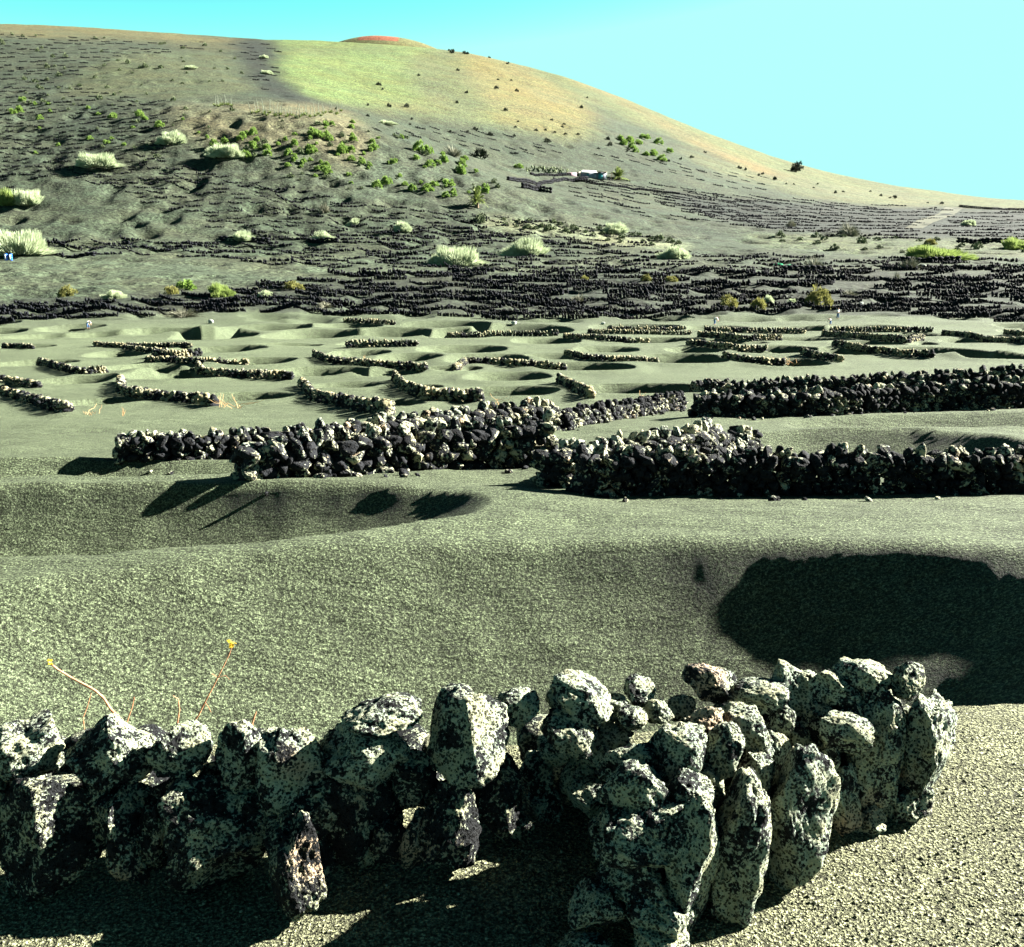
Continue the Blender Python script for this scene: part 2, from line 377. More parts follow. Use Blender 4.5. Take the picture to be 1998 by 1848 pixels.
def plain(name, c, c2=None, sc_=8, rough=.9, trans=0, attr=False):
    m, t, b = mat(name); b.inputs['Roughness'].default_value = rough
    P = N(t, 'ShaderNodeNewGeometry').outputs['Position']
    c2 = c2 or tuple(x * .6 for x in c)
    col = mixc(t, ramp(t, noise(t, sc_, 3, .6, P), [(.35, 0), (.65, 1)]).outputs[0], c2, c)
    L(t, col, b.inputs['Base Color'])
    if trans:
        tr = N(t, 'ShaderNodeBsdfTranslucent'); L(t, col, tr.inputs[0])
        ms = N(t, 'ShaderNodeMixShader'); ms.inputs[0].default_value = trans
        L(t, b.outputs[0], ms.inputs[1]); L(t, tr.outputs[0], ms.inputs[2]); L(t, ms.outputs[0], t.nodes['Material Output'].inputs[0])
    return m
M_ground = ground_material(); M_far = far_material()
PALE = (.27, .33, .26)
M_rock_near = rock_material('lichen_basalt', (.009, .010, .011), PALE, .55, 105, .012, .6)
M_rock_mid = rock_material('wall_basalt', (.008, .009, .011), (.25, .29, .23), .46, 18, .02, .5)
M_rock_field = rock_material('crescent_basalt', (.007, .008, .010), (.19, .20, .14), .465, 5, .03)
M_rock_far = rock_material('far_basalt', (.006, .007, .010), (.12, .13, .10), .45, 1.2, .1)
M_broom = plain('pale_broom', (.46, .52, .35), (.25, .30, .17), .9, .9, .3)
M_broom_g = plain('green_broom', (.24, .31, .09), (.13, .18, .05), .9, .9, .35)
M_dead = plain('dead_brush', (.22, .22, .16), (.11, .11, .08), .9)
M_yel = plain('yellow_shrub', (.19, .19, .06), (.11, .11, .035), .8, .9, .3)
M_leaf = plain('spurge_leaf', (.17, .26, .055), (.09, .15, .035), .9, .9, .35)
M_dark = plain('dark_scrub', (.03, .04, .02), (.012, .016, .012), .8)
M_greysh = plain('grey_green_scrub', (.12, .15, .075), (.06, .075, .04), .7)
M_palm = plain('palm_frond', (.15, .19, .045), (.05, .075, .025), 1.2, .6, .25)
M_wood = plain('dry_wood', (.16, .12, .075), (.07, .05, .035), 3)
M_stalk = plain('agave_stalk', (.17, .19, .14), (.10, .12, .09), 1)
M_twig = plain('vine_twig', (.55, .30, .16), (.30, .13, .07), 40)
M_yleaf = plain('yellow_leaf', (.70, .52, .05), (.5, .34, .03), 30, .8, .4)
M_straw = plain('straw', (.50, .34, .17), (.33, .2, .1), 4, .9)

# ------------------------------------------------------------------ mesh helpers
def mesh_from(name, V, Fc, mtl, tint=None, smooth=False):
    me = bpy.data.meshes.new(name)
    V = np.asarray(V, np.float32); Fc = np.asarray(Fc, np.int32)
    k = Fc.shape[1]
    me.vertices.add(len(V)); me.vertices.foreach_set('co', V.ravel())
    me.loops.add(Fc.size); me.loops.foreach_set('vertex_index', Fc.ravel())
    me.polygons.add(len(Fc)); me.polygons.foreach_set('loop_start', np.arange(0, Fc.size, k, dtype=np.int32))
    me.update(calc_edges=True)
    if smooth: me.polygons.foreach_set('use_smooth', np.ones(len(Fc), bool))
    if tint is not None:
        a = me.attributes.new('tint', 'FLOAT', 'POINT'); a.data.foreach_set('value', np.asarray(tint, np.float32))
    me.materials.append(mtl); me.validate()
    return me
def link(name, me, parent=None, loc=None):
    o = bpy.data.objects.new(name, me); COL.objects.link(o)
    if loc is not None: o.location = loc
    if parent: o.parent = parent
    return o
def tag(o, label=None, cat=None, group=None, kind=None):
    if label: o['label'] = label
    if cat: o['category'] = cat
    if group: o['group'] = group
    if kind: o['kind'] = kind
    return o
def empty(name, loc, rz=0):
    o = bpy.data.objects.new(name, None); COL.objects.link(o); o.location = loc; o.rotation_euler = (0, 0, rz); return o
def ico(sub):
    import bmesh
    bm = bmesh.new(); bmesh.ops.create_icosphere(bm, subdivisions=sub, radius=1)
    V = np.array([v.co[:] for v in bm.verts]); Fc = np.array([[v.index for v in f.verts] for f in bm.faces]); bm.free()
    return V, Fc
ICO = {k: ico(k) for k in (1, 2, 3, 5)}
def stone(sub, seed, rough=.12, cuts=7, sq=3.2, holes=0):
    """unit stone within about [-1,1]^3: blocky, with broken faces and a knobbly skin"""
    r = np.random.default_rng(seed)
    V, Fc = ICO[sub]; V = V.copy()
    p = sq
    n = (np.abs(V) ** p).sum(1) ** (1 / p); V = V / n[:, None]
    for _ in range(cuts):
        d = r.normal(size=3); d /= np.linalg.norm(d); h = r.uniform(.55, .98)
        k = V @ d; over = k > h
        V[over] -= np.outer((k[over] - h) * .93, d)
    D = V / np.linalg.norm(V, axis=1)[:, None]
    V += D * (fbm3(V * 1.7 + r.uniform(0, 50), 2, seed) * rough * 3.2)[:, None]
    if sub > 3:
        V += D * (fbm3(V * 4.5 + r.uniform(0, 50), 4, seed + 3) * rough * 2.4)[:, None]
        f = fbm3(V * 16 + r.uniform(0, 50), 2, seed + 5); V += D * (-np.clip(f - .06, 0, 1) * .42)[:, None]
    mx = np.abs(V).max(0); V = V / mx
    return V, Fc
PRE = {1: [stone(1, 100 + i, .12, 5, 4) for i in range(14)], 2: [stone(2, 200 + i, .14, 11, 3) for i in range(14)], 3: [stone(3, 300 + i, .13, 13, 3) for i in range(14)]}
class Pile:
    def __init__(s): s.V = []; s.F = []; s.T = []; s.n = 0
    def add(s, c, size, rot, sub, tint=0.0):
        V, Fc = PRE[sub][random.randrange(len(PRE[sub]))]
        Mx = np.array(Euler(rot).to_matrix())
        W = (V * np.array(size)) @ Mx.T + np.array(c)
        s.V.append(W); s.F.append(Fc + s.n); s.T.append(np.full(len(W), tint)); s.n += len(W)
    def mesh(s, name, mtl): return mesh_from(name, np.concatenate(s.V), np.concatenate(s.F), mtl, np.concatenate(s.T))

# ------------------------------------------------------------------ ground cover colours (real patches of soil, grass and cinders)
def inpoly(u, v, poly):
    c = np.zeros(u.shape, bool); n = len(poly)
    for i in range(n):
        x1, y1 = poly[i]; x2, y2 = poly[(i + 1) % n]
        if y1 == y2: continue
        k = ((y1 > v) != (y2 > v)) & (u < (x2 - x1) * (v - y1) / (y2 - y1) + x1); c ^= k
    return c
PU, PV = project(GX, GY, GZ)
jit_u = PU + 26 * fbm(GX / 9, GY / 9, 3, 41) + 30 * fbm(GX / 40, GY / 40, 2, 42)
jit_v = PV + 12 * fbm(GX / 9, GY / 9, 3, 51) + 16 * fbm(GX / 40, GY / 40, 2, 52)
cov = np.empty(GX.shape + (3,)); cov[:] = (.048, .060, .034)
def paint(mask, c, amt=1.0):
    mk = np.asarray(mask, float)[..., None] * amt
    cov[:] = cov * (1 - mk) + np.array(c) * mk
paint(1 - sstep(3.0, 6, GY), (.100, .104, .060))
paint(sstep(110, 220, GY), (.022, .030, .018))
paint(sstep(330, 420, GY), (.020, .027, .017))
def row_at(y): return int(np.searchsorted(yv, y))
far = GY > 300
paint(far & inpoly(jit_u, jit_v, [(560, 40), (553, 100), (556, 150), (600, 185), (700, 212), (900, 235), (1100, 275), (1180, 262), (1130, 215), (1150, 200), (1300, 262), (1500, 345), (1700, 392), (2100, 420), (2600, 420), (2600, 300), (1500, 200), (1200, 30)]), (0.050, 0.056, 0.025))
gr = far & inpoly(jit_u, jit_v, [(540, 60), (545, 150), (620, 195), (720, 205), (820, 190), (800, 110), (900, 80), (900, 50)])
paint(gr, (.068, .096, .030), .8)
paint(sstep(0, 1, far * 1.0) * (fbm(GX / 50, GY / 50, 3, 77) > .06) * (PU > 600) * (PU < 1300) * (PV < 240), (0.048, 0.058, 0.020), .5)
paint(far & inpoly(jit_u, jit_v, [(900, 100), (1000, 115), (1180, 230), (1120, 262), (980, 230), (940, 170)]), (0.080, 0.066, 0.023), .75)
paint(far & inpoly(PU + (jit_u - PU) * .3, PV + (jit_v - PV) * .3, [(1000, 90), (1130, 145), (1300, 240), (1420, 300), (1560, 350), (1500, 345), (1360, 285), (1200, 190), (1080, 140)]), (0.088, 0.062, 0.025), .8)
paint(far & inpoly(jit_u, jit_v, [(340, 200), (660, 208), (730, 265), (700, 330), (560, 290), (330, 262)]), (0.072, 0.064, 0.035), .8)
paint(far & inpoly(jit_u, jit_v, [(160, 150), (240, 105), (430, 95), (480, 150), (500, 185), (330, 190), (100, 190)]), (0.045, 0.052, 0.023), .5)
paint(far & inpoly(jit_u, jit_v, [(-600, 30), (0, 30), (250, 50), (470, 78), (440, 92), (230, 75), (-600, 58)]), (0.064, 0.058, 0.026), .85)
paint(far & inpoly(jit_u, jit_v, [(1500, 345), (1900, 400), (1780, 408), (1600, 392), (1400, 340), (1330, 290)]), (0.058, 0.062, 0.031), .8)
paint((GY > 200) & inpoly(jit_u, jit_v, [(1450, 455), (1700, 460), (2300, 470), (2300, 505), (1700, 500), (1500, 488)]), (0.045, 0.056, 0.028), .8)
paint((GY > 200) & inpoly(jit_u, jit_v, [(930, 425), (1100, 440), (1350, 480), (1340, 498), (1150, 468), (940, 440)]), (0.11, 0.12, 0.07), .9)
paint((GY > 180) & inpoly(jit_u, jit_v, [(1300, 532), (1500, 540), (1500, 552), (1300, 545)]), (0.053, 0.062, 0.039), .6)
paint((GY > 180) & inpoly(jit_u, jit_v, [(-100, 505), (500, 500), (900, 528), (700, 545), (300, 560), (-100, 560)]), (0.040, 0.050, 0.031), .6)
paint((GY > 130) & (fbm(GX / 30, GY / 30, 3, 88) > .05), (0.040, 0.048, 0.031), .35)


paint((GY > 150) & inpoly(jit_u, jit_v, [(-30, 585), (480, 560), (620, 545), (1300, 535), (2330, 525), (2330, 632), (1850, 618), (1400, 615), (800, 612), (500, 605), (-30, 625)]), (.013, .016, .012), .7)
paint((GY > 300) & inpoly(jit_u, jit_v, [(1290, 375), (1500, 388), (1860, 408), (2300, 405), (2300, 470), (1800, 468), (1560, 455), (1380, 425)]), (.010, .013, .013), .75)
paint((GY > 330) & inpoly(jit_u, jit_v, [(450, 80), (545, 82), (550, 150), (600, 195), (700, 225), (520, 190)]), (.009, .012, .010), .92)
def _blur(A, sg, ax):
    k = np.exp(-.5 * (np.arange(-3 * sg, 3 * sg + 1) / sg) ** 2); k /= k.sum(); out = np.zeros_like(A)
    pad = [(0, 0)] * 3; pad[ax] = (3 * sg, 3 * sg); P = np.pad(A, pad, mode='edge')
    for q, kk in enumerate(k): out += kk * np.take(P, range(q, q + A.shape[ax]), axis=ax)
    return out
_r = row_at(200)
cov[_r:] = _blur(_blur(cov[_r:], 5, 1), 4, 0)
def terrain_piece(name, r0, r1, mtl, label=None):
    X = GX[r0:r1]; n = X.shape[0]
    V = np.stack([X, GY[r0:r1], GZ[r0:r1]], -1).reshape(-1, 3)
    I = np.arange(n * NC).reshape(n, NC)
    Fc = np.stack([I[:-1, :-1], I[:-1, 1:], I[1:, 1:], I[1:, :-1]], -1).reshape(-1, 4)
    me = mesh_from(name, V, Fc, mtl, None, True)
    a = me.color_attributes.new('cover', 'FLOAT_COLOR', 'POINT')
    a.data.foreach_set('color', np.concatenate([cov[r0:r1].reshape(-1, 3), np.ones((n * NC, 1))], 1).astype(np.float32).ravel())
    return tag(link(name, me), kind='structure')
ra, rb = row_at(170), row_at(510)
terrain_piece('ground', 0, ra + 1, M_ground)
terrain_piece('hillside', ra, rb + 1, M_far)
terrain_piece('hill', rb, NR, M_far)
# the second, red-topped cone behind the ridge
def far_cone():
    c = at(738, 71, 1900); 
    n, mth = 120, 60; V = []; Cc = []
    for i in range(mth + 1):
        t = i / mth; rad = 375 * t
        for j in range(n):
            a = 2 * math.pi * j / n
            x = c.x + rad * math.cos(a) * .55; y = c.y + rad * .3 * math.sin(a)
            z = c.z - 95 * (t ** 2.1) + (2 * math.sin(a * 3 + 1) * t)
            V.append((x, y, z)); red = (-30 < x - c.x < 38) and t < .40
            Cc.append((.13, .045, .025, 1) if red else (.070, .070, .030, 1))
    Fc = [(i * n + j, i * n + (j + 1) % n, (i + 1) * n + (j + 1) % n, (i + 1) * n + j) for i in range(mth) for j in range(n)]
    me = mesh_from('volcanic_cone', V, [f[::-1] for f in Fc], M_far, None, True)
    a = me.color_attributes.new('cover', 'FLOAT_COLOR', 'POINT'); a.data.foreach_set('color', np.array(Cc, np.float32).ravel())
    tag(link('volcanic_cone', me), kind='structure')
far_cone()

# ------------------------------------------------------------------ foreground walls, stone by stone
wallL = tag(empty('dry_stone_wall', (-.6, 2.45, 0)), 'rough foreground wall of big lichen spotted boulders running to the left edge', 'wall', 'dry stone walls')
wallR = tag(empty('dry_stone_wall', (.8, 2.4, 0)), 'wide foreground heap wall of pale sunlit boulders curving up to the right', 'wall', 'dry stone walls')
# centre u, centre v, width px, height px, centre height, tilt deg, depth factor
SL = [(58, 1452, 150, 125, .30, -4, 1.0), (213, 1484, 172, 170, .28, 28, .8), (352, 1474, 125, 118, .29, 0, .9), (466, 1472, 112, 135, .29, -14, .9),
 (578, 1505, 155, 172, .25, 6, .8), (700, 1478, 185, 125, .27, -12, 1.0), (745, 1396, 160, 66, .37, 8, 1.3), (908, 1440, 170, 182, .31, -12, .85),
 (405, 1632, 250, 205, .13, 0, .8), (573, 1672, 100, 186, .13, 5, 1.2), (100, 1622, 240, 220, .13, 0, .7), (-60, 1590, 160, 220, .14, 0, .9), (700, 1580, 175, 190, .14, -10, .8), (305, 1640, 70, 150, .11, 0, .9), (412, 1510, 60, 60, .21, 0, .9), (215, 1590, 90, 80, .17, 0, .9), (500, 1590, 90, 120, .15, 0, .8), (625, 1650, 70, 120, .09, 0, .8), (760, 1650, 80, 90, .07, 0, .9),
 (873, 1612, 130, 165, .12, -5, .9), (1006, 1378, 92, 72, .34, 0, 1.1), (1128, 1362, 145, 95, .35, -18, 1.1), (1112, 1428, 112, 76, .29, -15, 1.1),
 (960, 1550, 120, 150, .14, 0, .9), (250, 1585, 160, 120, .14, 0, .8), (240, 1640, 100, 180, .12, 0, .9), (812, 1640, 70, 110, .09, 0, 1), (480, 1570, 150, 110, .15, 0, .9), (650, 1570, 110, 120, .16, 0, .9), (525, 1440, 44, 44, .29, 0, 1), (1000, 1600, 80, 90, .06, 0, 1), (610, 1600, 130, 100, .16, 0, .8), (800, 1520, 120, 100, .2, 0, .8)]
SR = [(1248, 1350, 62, 60, .33, 0, 1.2), (1052, 1506, 70, 84, .13, 20, 1.1), (1124, 1508, 68, 78, .13, -20, 1.1), (1060, 1570, 76, 62, .06, 0, 1.1),
 (1233, 1402, 60, 44, .31, 0, 1.2), (1316, 1462, 124, 132, .34, -10, .85), (1219, 1488, 120, 86, .30, 5, 1), (1380, 1412, 70, 76, .33, -30, 1.1),
 (1408, 1470, 70, 122, .31, -20, 1.2), (1384, 1330, 108, 64, .34, -18, 1.3), (1447, 1368, 64, 46, .31, 0, 1.3), (1492, 1356, 124, 56, .32, 4, 1.2),
 (1548, 1342, 118, 100, .32, -22, 1), (1622, 1343, 116, 72, .33, -22, 1.1), (1690, 1318, 120, 66, .36, -5, 1.1), (1773, 1330, 66, 76, .36, -10, 1.1),
 (1704, 1455, 118, 246, .19, -3, .9), (1812, 1464, 104, 236, .18, -4, 1.0), (1462, 1422, 124, 84, .30, -20, 1.1), (1540, 1590, 160, 262, .16, -14, .8),
 (1640, 1556, 90, 140, .09, -5, 1.1), (1564, 1452, 80, 118, .2, 0, 1.0), (1645, 1428, 116, 76, .27, -15, 1.0), (1432, 1650, 116, 270, .155, -8, .9),
 (1340, 1548, 100, 122, .28, -20, 1.1), (1236, 1540, 132, 116, .30, -5, .9), (1232, 1644, 196, 110, .22, 0, .8), (1340, 1690, 112, 285, .16, -6, 1.0),
 (1246, 1712, 166, 80, .14, -5, 1.0), (1166, 1772, 116, 84, .08, -5, 1.1), (1298, 1782, 156, 96, .09, -22, 1.0), (1284, 1832, 116, 84, .05, 0, 1),
 (1146, 1852, 110, 56, .02, 0, 1), (1524, 1412, 62, 68, .27, 10, 1.1), (1480, 1512, 70, 100, .24, 0, 1), (1385, 1540, 60, 90, .24, 0, 1), (1610, 1480, 60, 80, .2, 0, 1), (1190, 1385, 76, 60, .29, 10, 1), (1285, 1392, 64, 50, .30, -10, 1), (1330, 1385, 60, 52, .29, 0, 1), (1160, 1462, 90, 66, .22, 0, 1), (1090, 1460, 80, 60, .2, 0, 1), (1200, 1440, 70, 60, .25, 0, 1), (1500, 1470, 80, 90, .22, -10, 1), (1595, 1400, 90, 60, .27, -15, 1), (1660, 1380, 90, 60, .29, -10, 1), (1752, 1400, 90, 80, .24, 0, 1), (1150, 1560, 90, 70, .1, 0, 1), (1290, 1600, 130, 90, .26, -10, .8), (1770, 1556, 96, 90, .045, 8, 1.2), (1725, 1545, 80, 80, .05, 0, 1.2), (1690, 1590, 80, 60, .03, 0, 1), (1190, 1610, 90, 80, .16, 0, 1)]
def fg_stone(parent, u, v, wpx, hpx, zc, tilt, dep, seed, label=None, gain=1.04):
    y = (zc - EYE) / m_of(v); c = at(u, v, y)
    sl = math.hypot(y * cp + (EYE - zc) * sp, 0)
    hw = wpx * sl / F / 2 * gain; hh = .97 * hpx * sl / F / 2 * gain / math.cos(math.atan2(EYE - zc, y)) * .93
    V, Fc = stone(5 if max(wpx, hpx) > 45 else 3, seed, .10, 9, 2.8)
    V = V * np.array([hw, (hw + hh) / 2 * dep, hh])
    Mx = Euler((R(-8), R(-tilt), -math.atan2(c.x, y) + random.uniform(-.2, .2))).to_matrix()
    V = V @ np.array(Mx).T
    me = mesh_from('stone', V, Fc, M_rock_near, np.full(len(V), random.uniform(-.05, .16) + (.01 if parent is wallR else 0) if zc > .22 or parent is wallR else random.uniform(-.36, -.15)), True)  # low left stones get less lichen, putting their shade into the colour
    o = link('stone', me, parent); o.location = c - parent.location
    if label: o['label'] = label
    return o
sd = 1000
fl = {9: 'tall narrow upright slab lit by the sun', 7: 'large rounded boulder on top of the wall', 1: 'tilted diamond shaped stone, pinkish'}
for k, a in enumerate(SL): fg_stone(wallL, *a, sd, fl.get(k)); sd += 1
fr = {19: 'tallest pale boulder leaning on the wall', 25: 'reddish topped stone', 17: 'rounded tall end boulder'}
for k, a in enumerate(SR): fg_stone(wallR, *a, sd, fr.get(k)); sd += 1
# hidden core stones that fill the walls
for k in range(22):
    t = random.random(); x = -2.3 + t * 2.6; y = 2.5 + random.uniform(-.02, .12) + .05 * t; z = random.choice([.04, .07, .10])
    V, Fc = stone(3, 4000 + k, .12); V = V * np.array([random.uniform(.08, .13), .09, .08])
    o = link('stone', mesh_from('stone', V, Fc, M_rock_near, np.full(len(V), -.2), True), wallL); o.location = Vector((x, y, z)) - wallL.location
for k in range(44):
    t = random.random() ** .7; q = random.random()
    a = Vector((.38, 2.12)).lerp(Vector((1.12, 2.62)), t); b2_ = Vector((.25, 2.5)).lerp(Vector((.98, 2.8)), t); p = a.lerp(b2_, .15 + .8 * q)
    V, Fc = stone(3, 4100 + k, .12); V = V * np.array([random.uniform(.07, .12), .1, .07])
    o = link('stone', mesh_from('stone', V, Fc, M_rock_near, np.full(len(V), -.1), True), wallR); o.location = Vector((p.x, p.y, random.choice([.05, .13, .19]))) - wallR.location

# ------------------------------------------------------------------ mid-distance walls
def path_px(pts, n=60, cast=cast):
    """picture points on the ground -> dense path of ground points"""
    W = [cast(u, v, 9) for (u, v) in pts]
    return resample([(p.x, p.y) for p in W], n)
def resample(P, n):
    P = np.array(P, float); d = np.r_[0, np.cumsum(np.hypot(*np.diff(P, axis=0).T))]
    t = np.linspace(0, d[-1], n); X = np.interp(t, d, P[:, 0]); Y = np.interp(t, d, P[:, 1])
    if len(P) > 2:
        k = max(3, n // 8) | 1; ker = np.ones(k) / k
        X = np.convolve(np.pad(X, k // 2, 'edge'), ker, 'valid'); Y = np.convolve(np.pad(Y, k // 2, 'edge'), ker, 'valid')
    return X, Y, d[-1]
def dry_wall(label, pts, h0, h1, width, st, sub, pale=0, capparts=True, world=False):
    if world: X, Y, Ln = resample(pts, 80)
    else: X, Y, Ln = path_px(pts, 80)
    root = tag(empty('dry_stone_wall', (X[0], Y[0], float(zt(X[0], Y[0])[0]))), label, 'wall', 'dry stone walls')
    base_p = Pile(); ncap = 0
    tt = np.linspace(0, 1, 80)
    nst = int(Ln / (st * .92)); courses = max(2, int(round(((h0 + h1) / 2) / (st * .62))))
    for c in range(courses + 1):
        last = c == courses
        for row in ((-.5, .5) if not last else (-.25, .3)):
            t = random.uniform(0, .5) / nst
            while t < 1:
                h = h0 + (h1 - h0) * t; s_ = st * random.uniform(.45, 1.4)
                if last and random.random() < .4: t += s_ / Ln; continue
                x = np.interp(t, tt, X); y = np.interp(t, tt, Y)
                x2 = np.interp(min(t + .02, 1), tt, X); y2 = np.interp(min(t + .02, 1), tt, Y); x1 = np.interp(max(t - .02, 0), tt, X); y1 = np.interp(max(t - .02, 0), tt, Y)
                dx, dy = x2 - x1, y2 - y1; l = math.hypot(dx, dy) + 1e-6; nx, ny = -dy / l, dx / l
                ww = width * (1 - .35 * c / courses)
                px = x + nx * (row * ww * .7 + width / 2) + random.uniform(-.03, .03); py = y + ny * (row * ww * .7 + width / 2)
                z = float(zt(px, py)[0]) + (c + .35) * h / courses * .9
                sz = (s_ * (.56 if not last else .4), width * .36 if not last else st * .5, st * (random.uniform(.36, .52) if not last else random.uniform(.2, .8)))
                rot = (random.uniform(-.35, .35), random.uniform(-.7, .7) if not last else random.uniform(-.2, .9), math.atan2(dy, dx) + random.uniform(-.6, .6))
                tn = random.uniform(-.5, -.12) if not last else random.uniform(-.2, .2) + pale  # courses darkened and caps lightened to paint in shaded faces and lit tops
                if last and capparts and ncap < 90:
                    P1 = Pile(); P1.add((0, 0, 0), sz, rot, sub, tn)
                    o = link('capstone', P1.mesh('capstone', M_rock_mid), root); o.location = Vector((px, py, z)) - root.location; ncap += 1
                else: base_p.add(np.array((px, py, z)) - np.array(root.location), sz, rot, sub, tn)
                t += s_ / Ln
    for k in range(int(Ln * 2.2)):
        q = random.randrange(80); sz = st * random.uniform(.12, .42); a_, b_ = X[q] + random.uniform(-.3, .3), Y[q] - random.uniform(.08, .7)
        base_p.add(np.array((a_, b_, float(zt(a_, b_)[0]) + sz * .3)) - np.array(root.location), (sz, sz * .8, sz * .6), (random.uniform(-.5, .5), random.uniform(-.5, .5), random.uniform(0, 6)), sub, random.uniform(-.6, .1))
    link('stone_courses', base_p.mesh('stone_courses', M_rock_mid), root)
    return root
dry_wall('straight wall crossing from the right edge nearest beyond the big cinder hollow', [(1110, 962), (1300, 966), (1550, 968), (1998, 962), (2250, 958)], .56, .50, .45, .17, 3, -.1)
dry_wall('short return wall of pale sunlit stones hooking back from the nearest right wall', [(1100, 955), (1200, 935), (1330, 912), (1400, 892), (1485, 876)], .52, .42, .55, .20, 3, .1)
dry_wall('low dark wall at left centre whose left end stands on open cinders', [(222, 903), (350, 898), (500, 893), (650, 885)], .38, .45, .5, .17, 3)
dry_wall('long jumbled centre wall with bright upright stones along its top', [(482, 938), (700, 928), (900, 915), (1092, 905)], .45, .75, .65, .22, 3)
dry_wall('sloping ridge of stones behind the long centre wall rising to its right end', [(640, 885), (800, 868), (950, 850), (1100, 838)], .45, .6, .6, .24, 2)
dry_wall('thin wall climbing right between the centre wall and the stacked right walls', [(1105, 838), (1200, 820), (1340, 797)], .35, .45, .4, .20, 2, -.5)  # dark cap tone paints shade onto a wall the sun reaches
dry_wall('front one of two stacked long dark walls at the right edge', [(1345, 815), (1600, 812), (1800, 803), (1998, 797), (2200, 790)], .55, .85, .6, .22, 2, -.05)
dry_wall('back one of two stacked long dark walls, reaching the right edge higher up', [(1340, 765), (1500, 768), (1700, 765), (1998, 758), (2200, 755)], .35, .95, .6, .26, 2, -.3)

# ------------------------------------------------------------------ crescent walls of the near field
def crescent(label, pts, h=.5, st=.34, name='stone_crescent', group='crescent windbreak walls in the cinder field', ragged=1.0):
    X, Y, Ln = path_px(pts, 40, lambda u, v, q: cast0(u, v))
    c = Vector((X[20], Y[20], float(zt(X[20], Y[20])[0]))); P = Pile(); tt = np.linspace(0, 1, 40)
    sub = 2 if Y[20] < 70 else 1
    for lay in range(3):
        t = 0
        while t <= 1:
            s_ = st * random.uniform(.55, 1.2); x = np.interp(t, tt, X); y = np.interp(t, tt, Y) + random.uniform(-.16, .16)
            ang = math.atan2(np.interp(min(1, t + .05), tt, Y) - np.interp(max(0, t - .05), tt, Y), np.interp(min(1, t + .05), tt, X) - np.interp(max(0, t - .05), tt, X))
            z = float(zt(x, y)[0]) + (.15 + .36 * lay) * h
            if lay == 2: sz = (s_ * .32, .15, h * .38 * random.uniform(.5, 1.6))
            else: sz = (s_ * .5, .2, h * .3)
            P.add(np.array((x, y, z)) - np.array(c), sz, (random.uniform(-.3, .3), random.uniform(-.5, .5), ang + random.uniform(-.5, .5)), sub, random.uniform(-.16, .14) + (.06 if lay == 2 else -.1))
            t += s_ / Ln * (.8 if lay == 2 else .9)
    o = link(name, P.mesh(name, M_rock_field), None, c)
    return tag(o, label, 'stone wall', group)
for (lb, pts, h) in CR: crescent(lb, pts, h * .62, .30 if h < .7 else .42)

# ------------------------------------------------------------------ far crescents: repeated things, then the farthest as one object
def far_cres_mesh(seed, n, sub, L_, hh):
    random.seed(seed); P = Pile()
    for k in range(n):
        t = (k + random.uniform(-.3, .3)) / (n - 1); x = (t - .5) * L_
        y = .13 * L_ * (4 * (t - .5) ** 2 - .3) * (1 if t < .5 else .45)
        for lay in range(2 if sub else 1):
            hz = hh * random.uniform(.4, 1.3)
            P.add((x, y + random.uniform(-.15, .15), hz * .35 + lay * hh * .35), (L_ / n * random.uniform(.45, .8), .25, hz * .5), (random.uniform(-.2, .2), random.uniform(-.45, .45), random.uniform(-.5, .5)), 1, random.uniform(-.2, .2))
    return P
VAR = [far_cres_mesh(50 + i, 24, 1, 8.0, .9).mesh('stone_crescent', M_rock_far) for i in range(7)]
RAW = [far_cres_mesh(80 + i, 13, 0, 8.0, .95) for i in range(5)]
RAWV = [(np.concatenate(p.V), np.concatenate(p.F), np.concatenate(p.T)) for p in RAW]
random.seed(11)
spots = []
def zone(poly, dv, lpx, gap, jit, keep=1.0, hs=1.0):
    p = np.array(poly); v = p[:, 1].min()
    while v < p[:, 1].max():
        u = p[:, 0].min() + random.uniform(0, lpx)
        while u < p[:, 0].max():
            uu = u + random.uniform(-.2, .2) * lpx; vv = v + random.uniform(-1, 1) * jit
            if inpoly(np.array([uu]), np.array([vv]), poly)[0] and random.random() < keep:
                w_ = cast(uu, vv, 100)
                L_ = lpx * random.uniform(.75, 1.15) * w_.y / 2000
                spots.append((lpx * hs, w_, L_, hs))
            u += lpx * gap
        v += dv
zone([(-30, 590), (300, 592), (480, 560), (620, 540), (900, 530), (1300, 528), (2030, 522), (2030, 640), (1850, 622), (1640, 606), (1400, 620), (1100, 628), (800, 620), (500, 610), (200, 622), (-30, 640)], 7.2, 76, 1.0, 3, .88)
zone([(60, 470), (500, 465), (900, 440), (1300, 495), (1998, 505), (2030, 525), (1300, 530), (900, 535), (560, 520), (300, 500), (60, 500)], 7, 50, 1.05, 3, .88)
zone([(130, 340), (330, 320), (560, 370), (760, 400), (1000, 420), (1250, 450), (1300, 490), (900, 470), (500, 465), (400, 440)], 9.5, 32, 1.25, 3, .85)
zone([(1290, 372), (1500, 385), (1750, 400), (1860, 408), (1780, 450), (1800, 472), (1560, 458), (1380, 425), (1280, 395)], 6.2, 40, .93, 1.5, .97)
zone([(1800, 450), (1880, 415), (2030, 410), (2030, 470), (1900, 475)], 6.5, 45, .95, 2, .95)
zone([(1090, 350), (1250, 350), (1500, 400), (1480, 450), (1250, 425), (1120, 385)], 9, 26, 1.2, 3, .8)
zone([(-30, 62), (250, 78), (430, 95), (230, 110), (120, 165), (330, 196), (330, 320), (100, 350), (-30, 420)], 8.5, 15, 1.35, 3, .8)
zone([(700, 250), (900, 250), (1200, 300), (1500, 345), (1480, 380), (1200, 320), (900, 290)], 8, 17, 1.7, 3, .65)
zone([(440, 78), (545, 82), (540, 150), (560, 190), (500, 170)], 8, 14, 1.6, 2, .5)
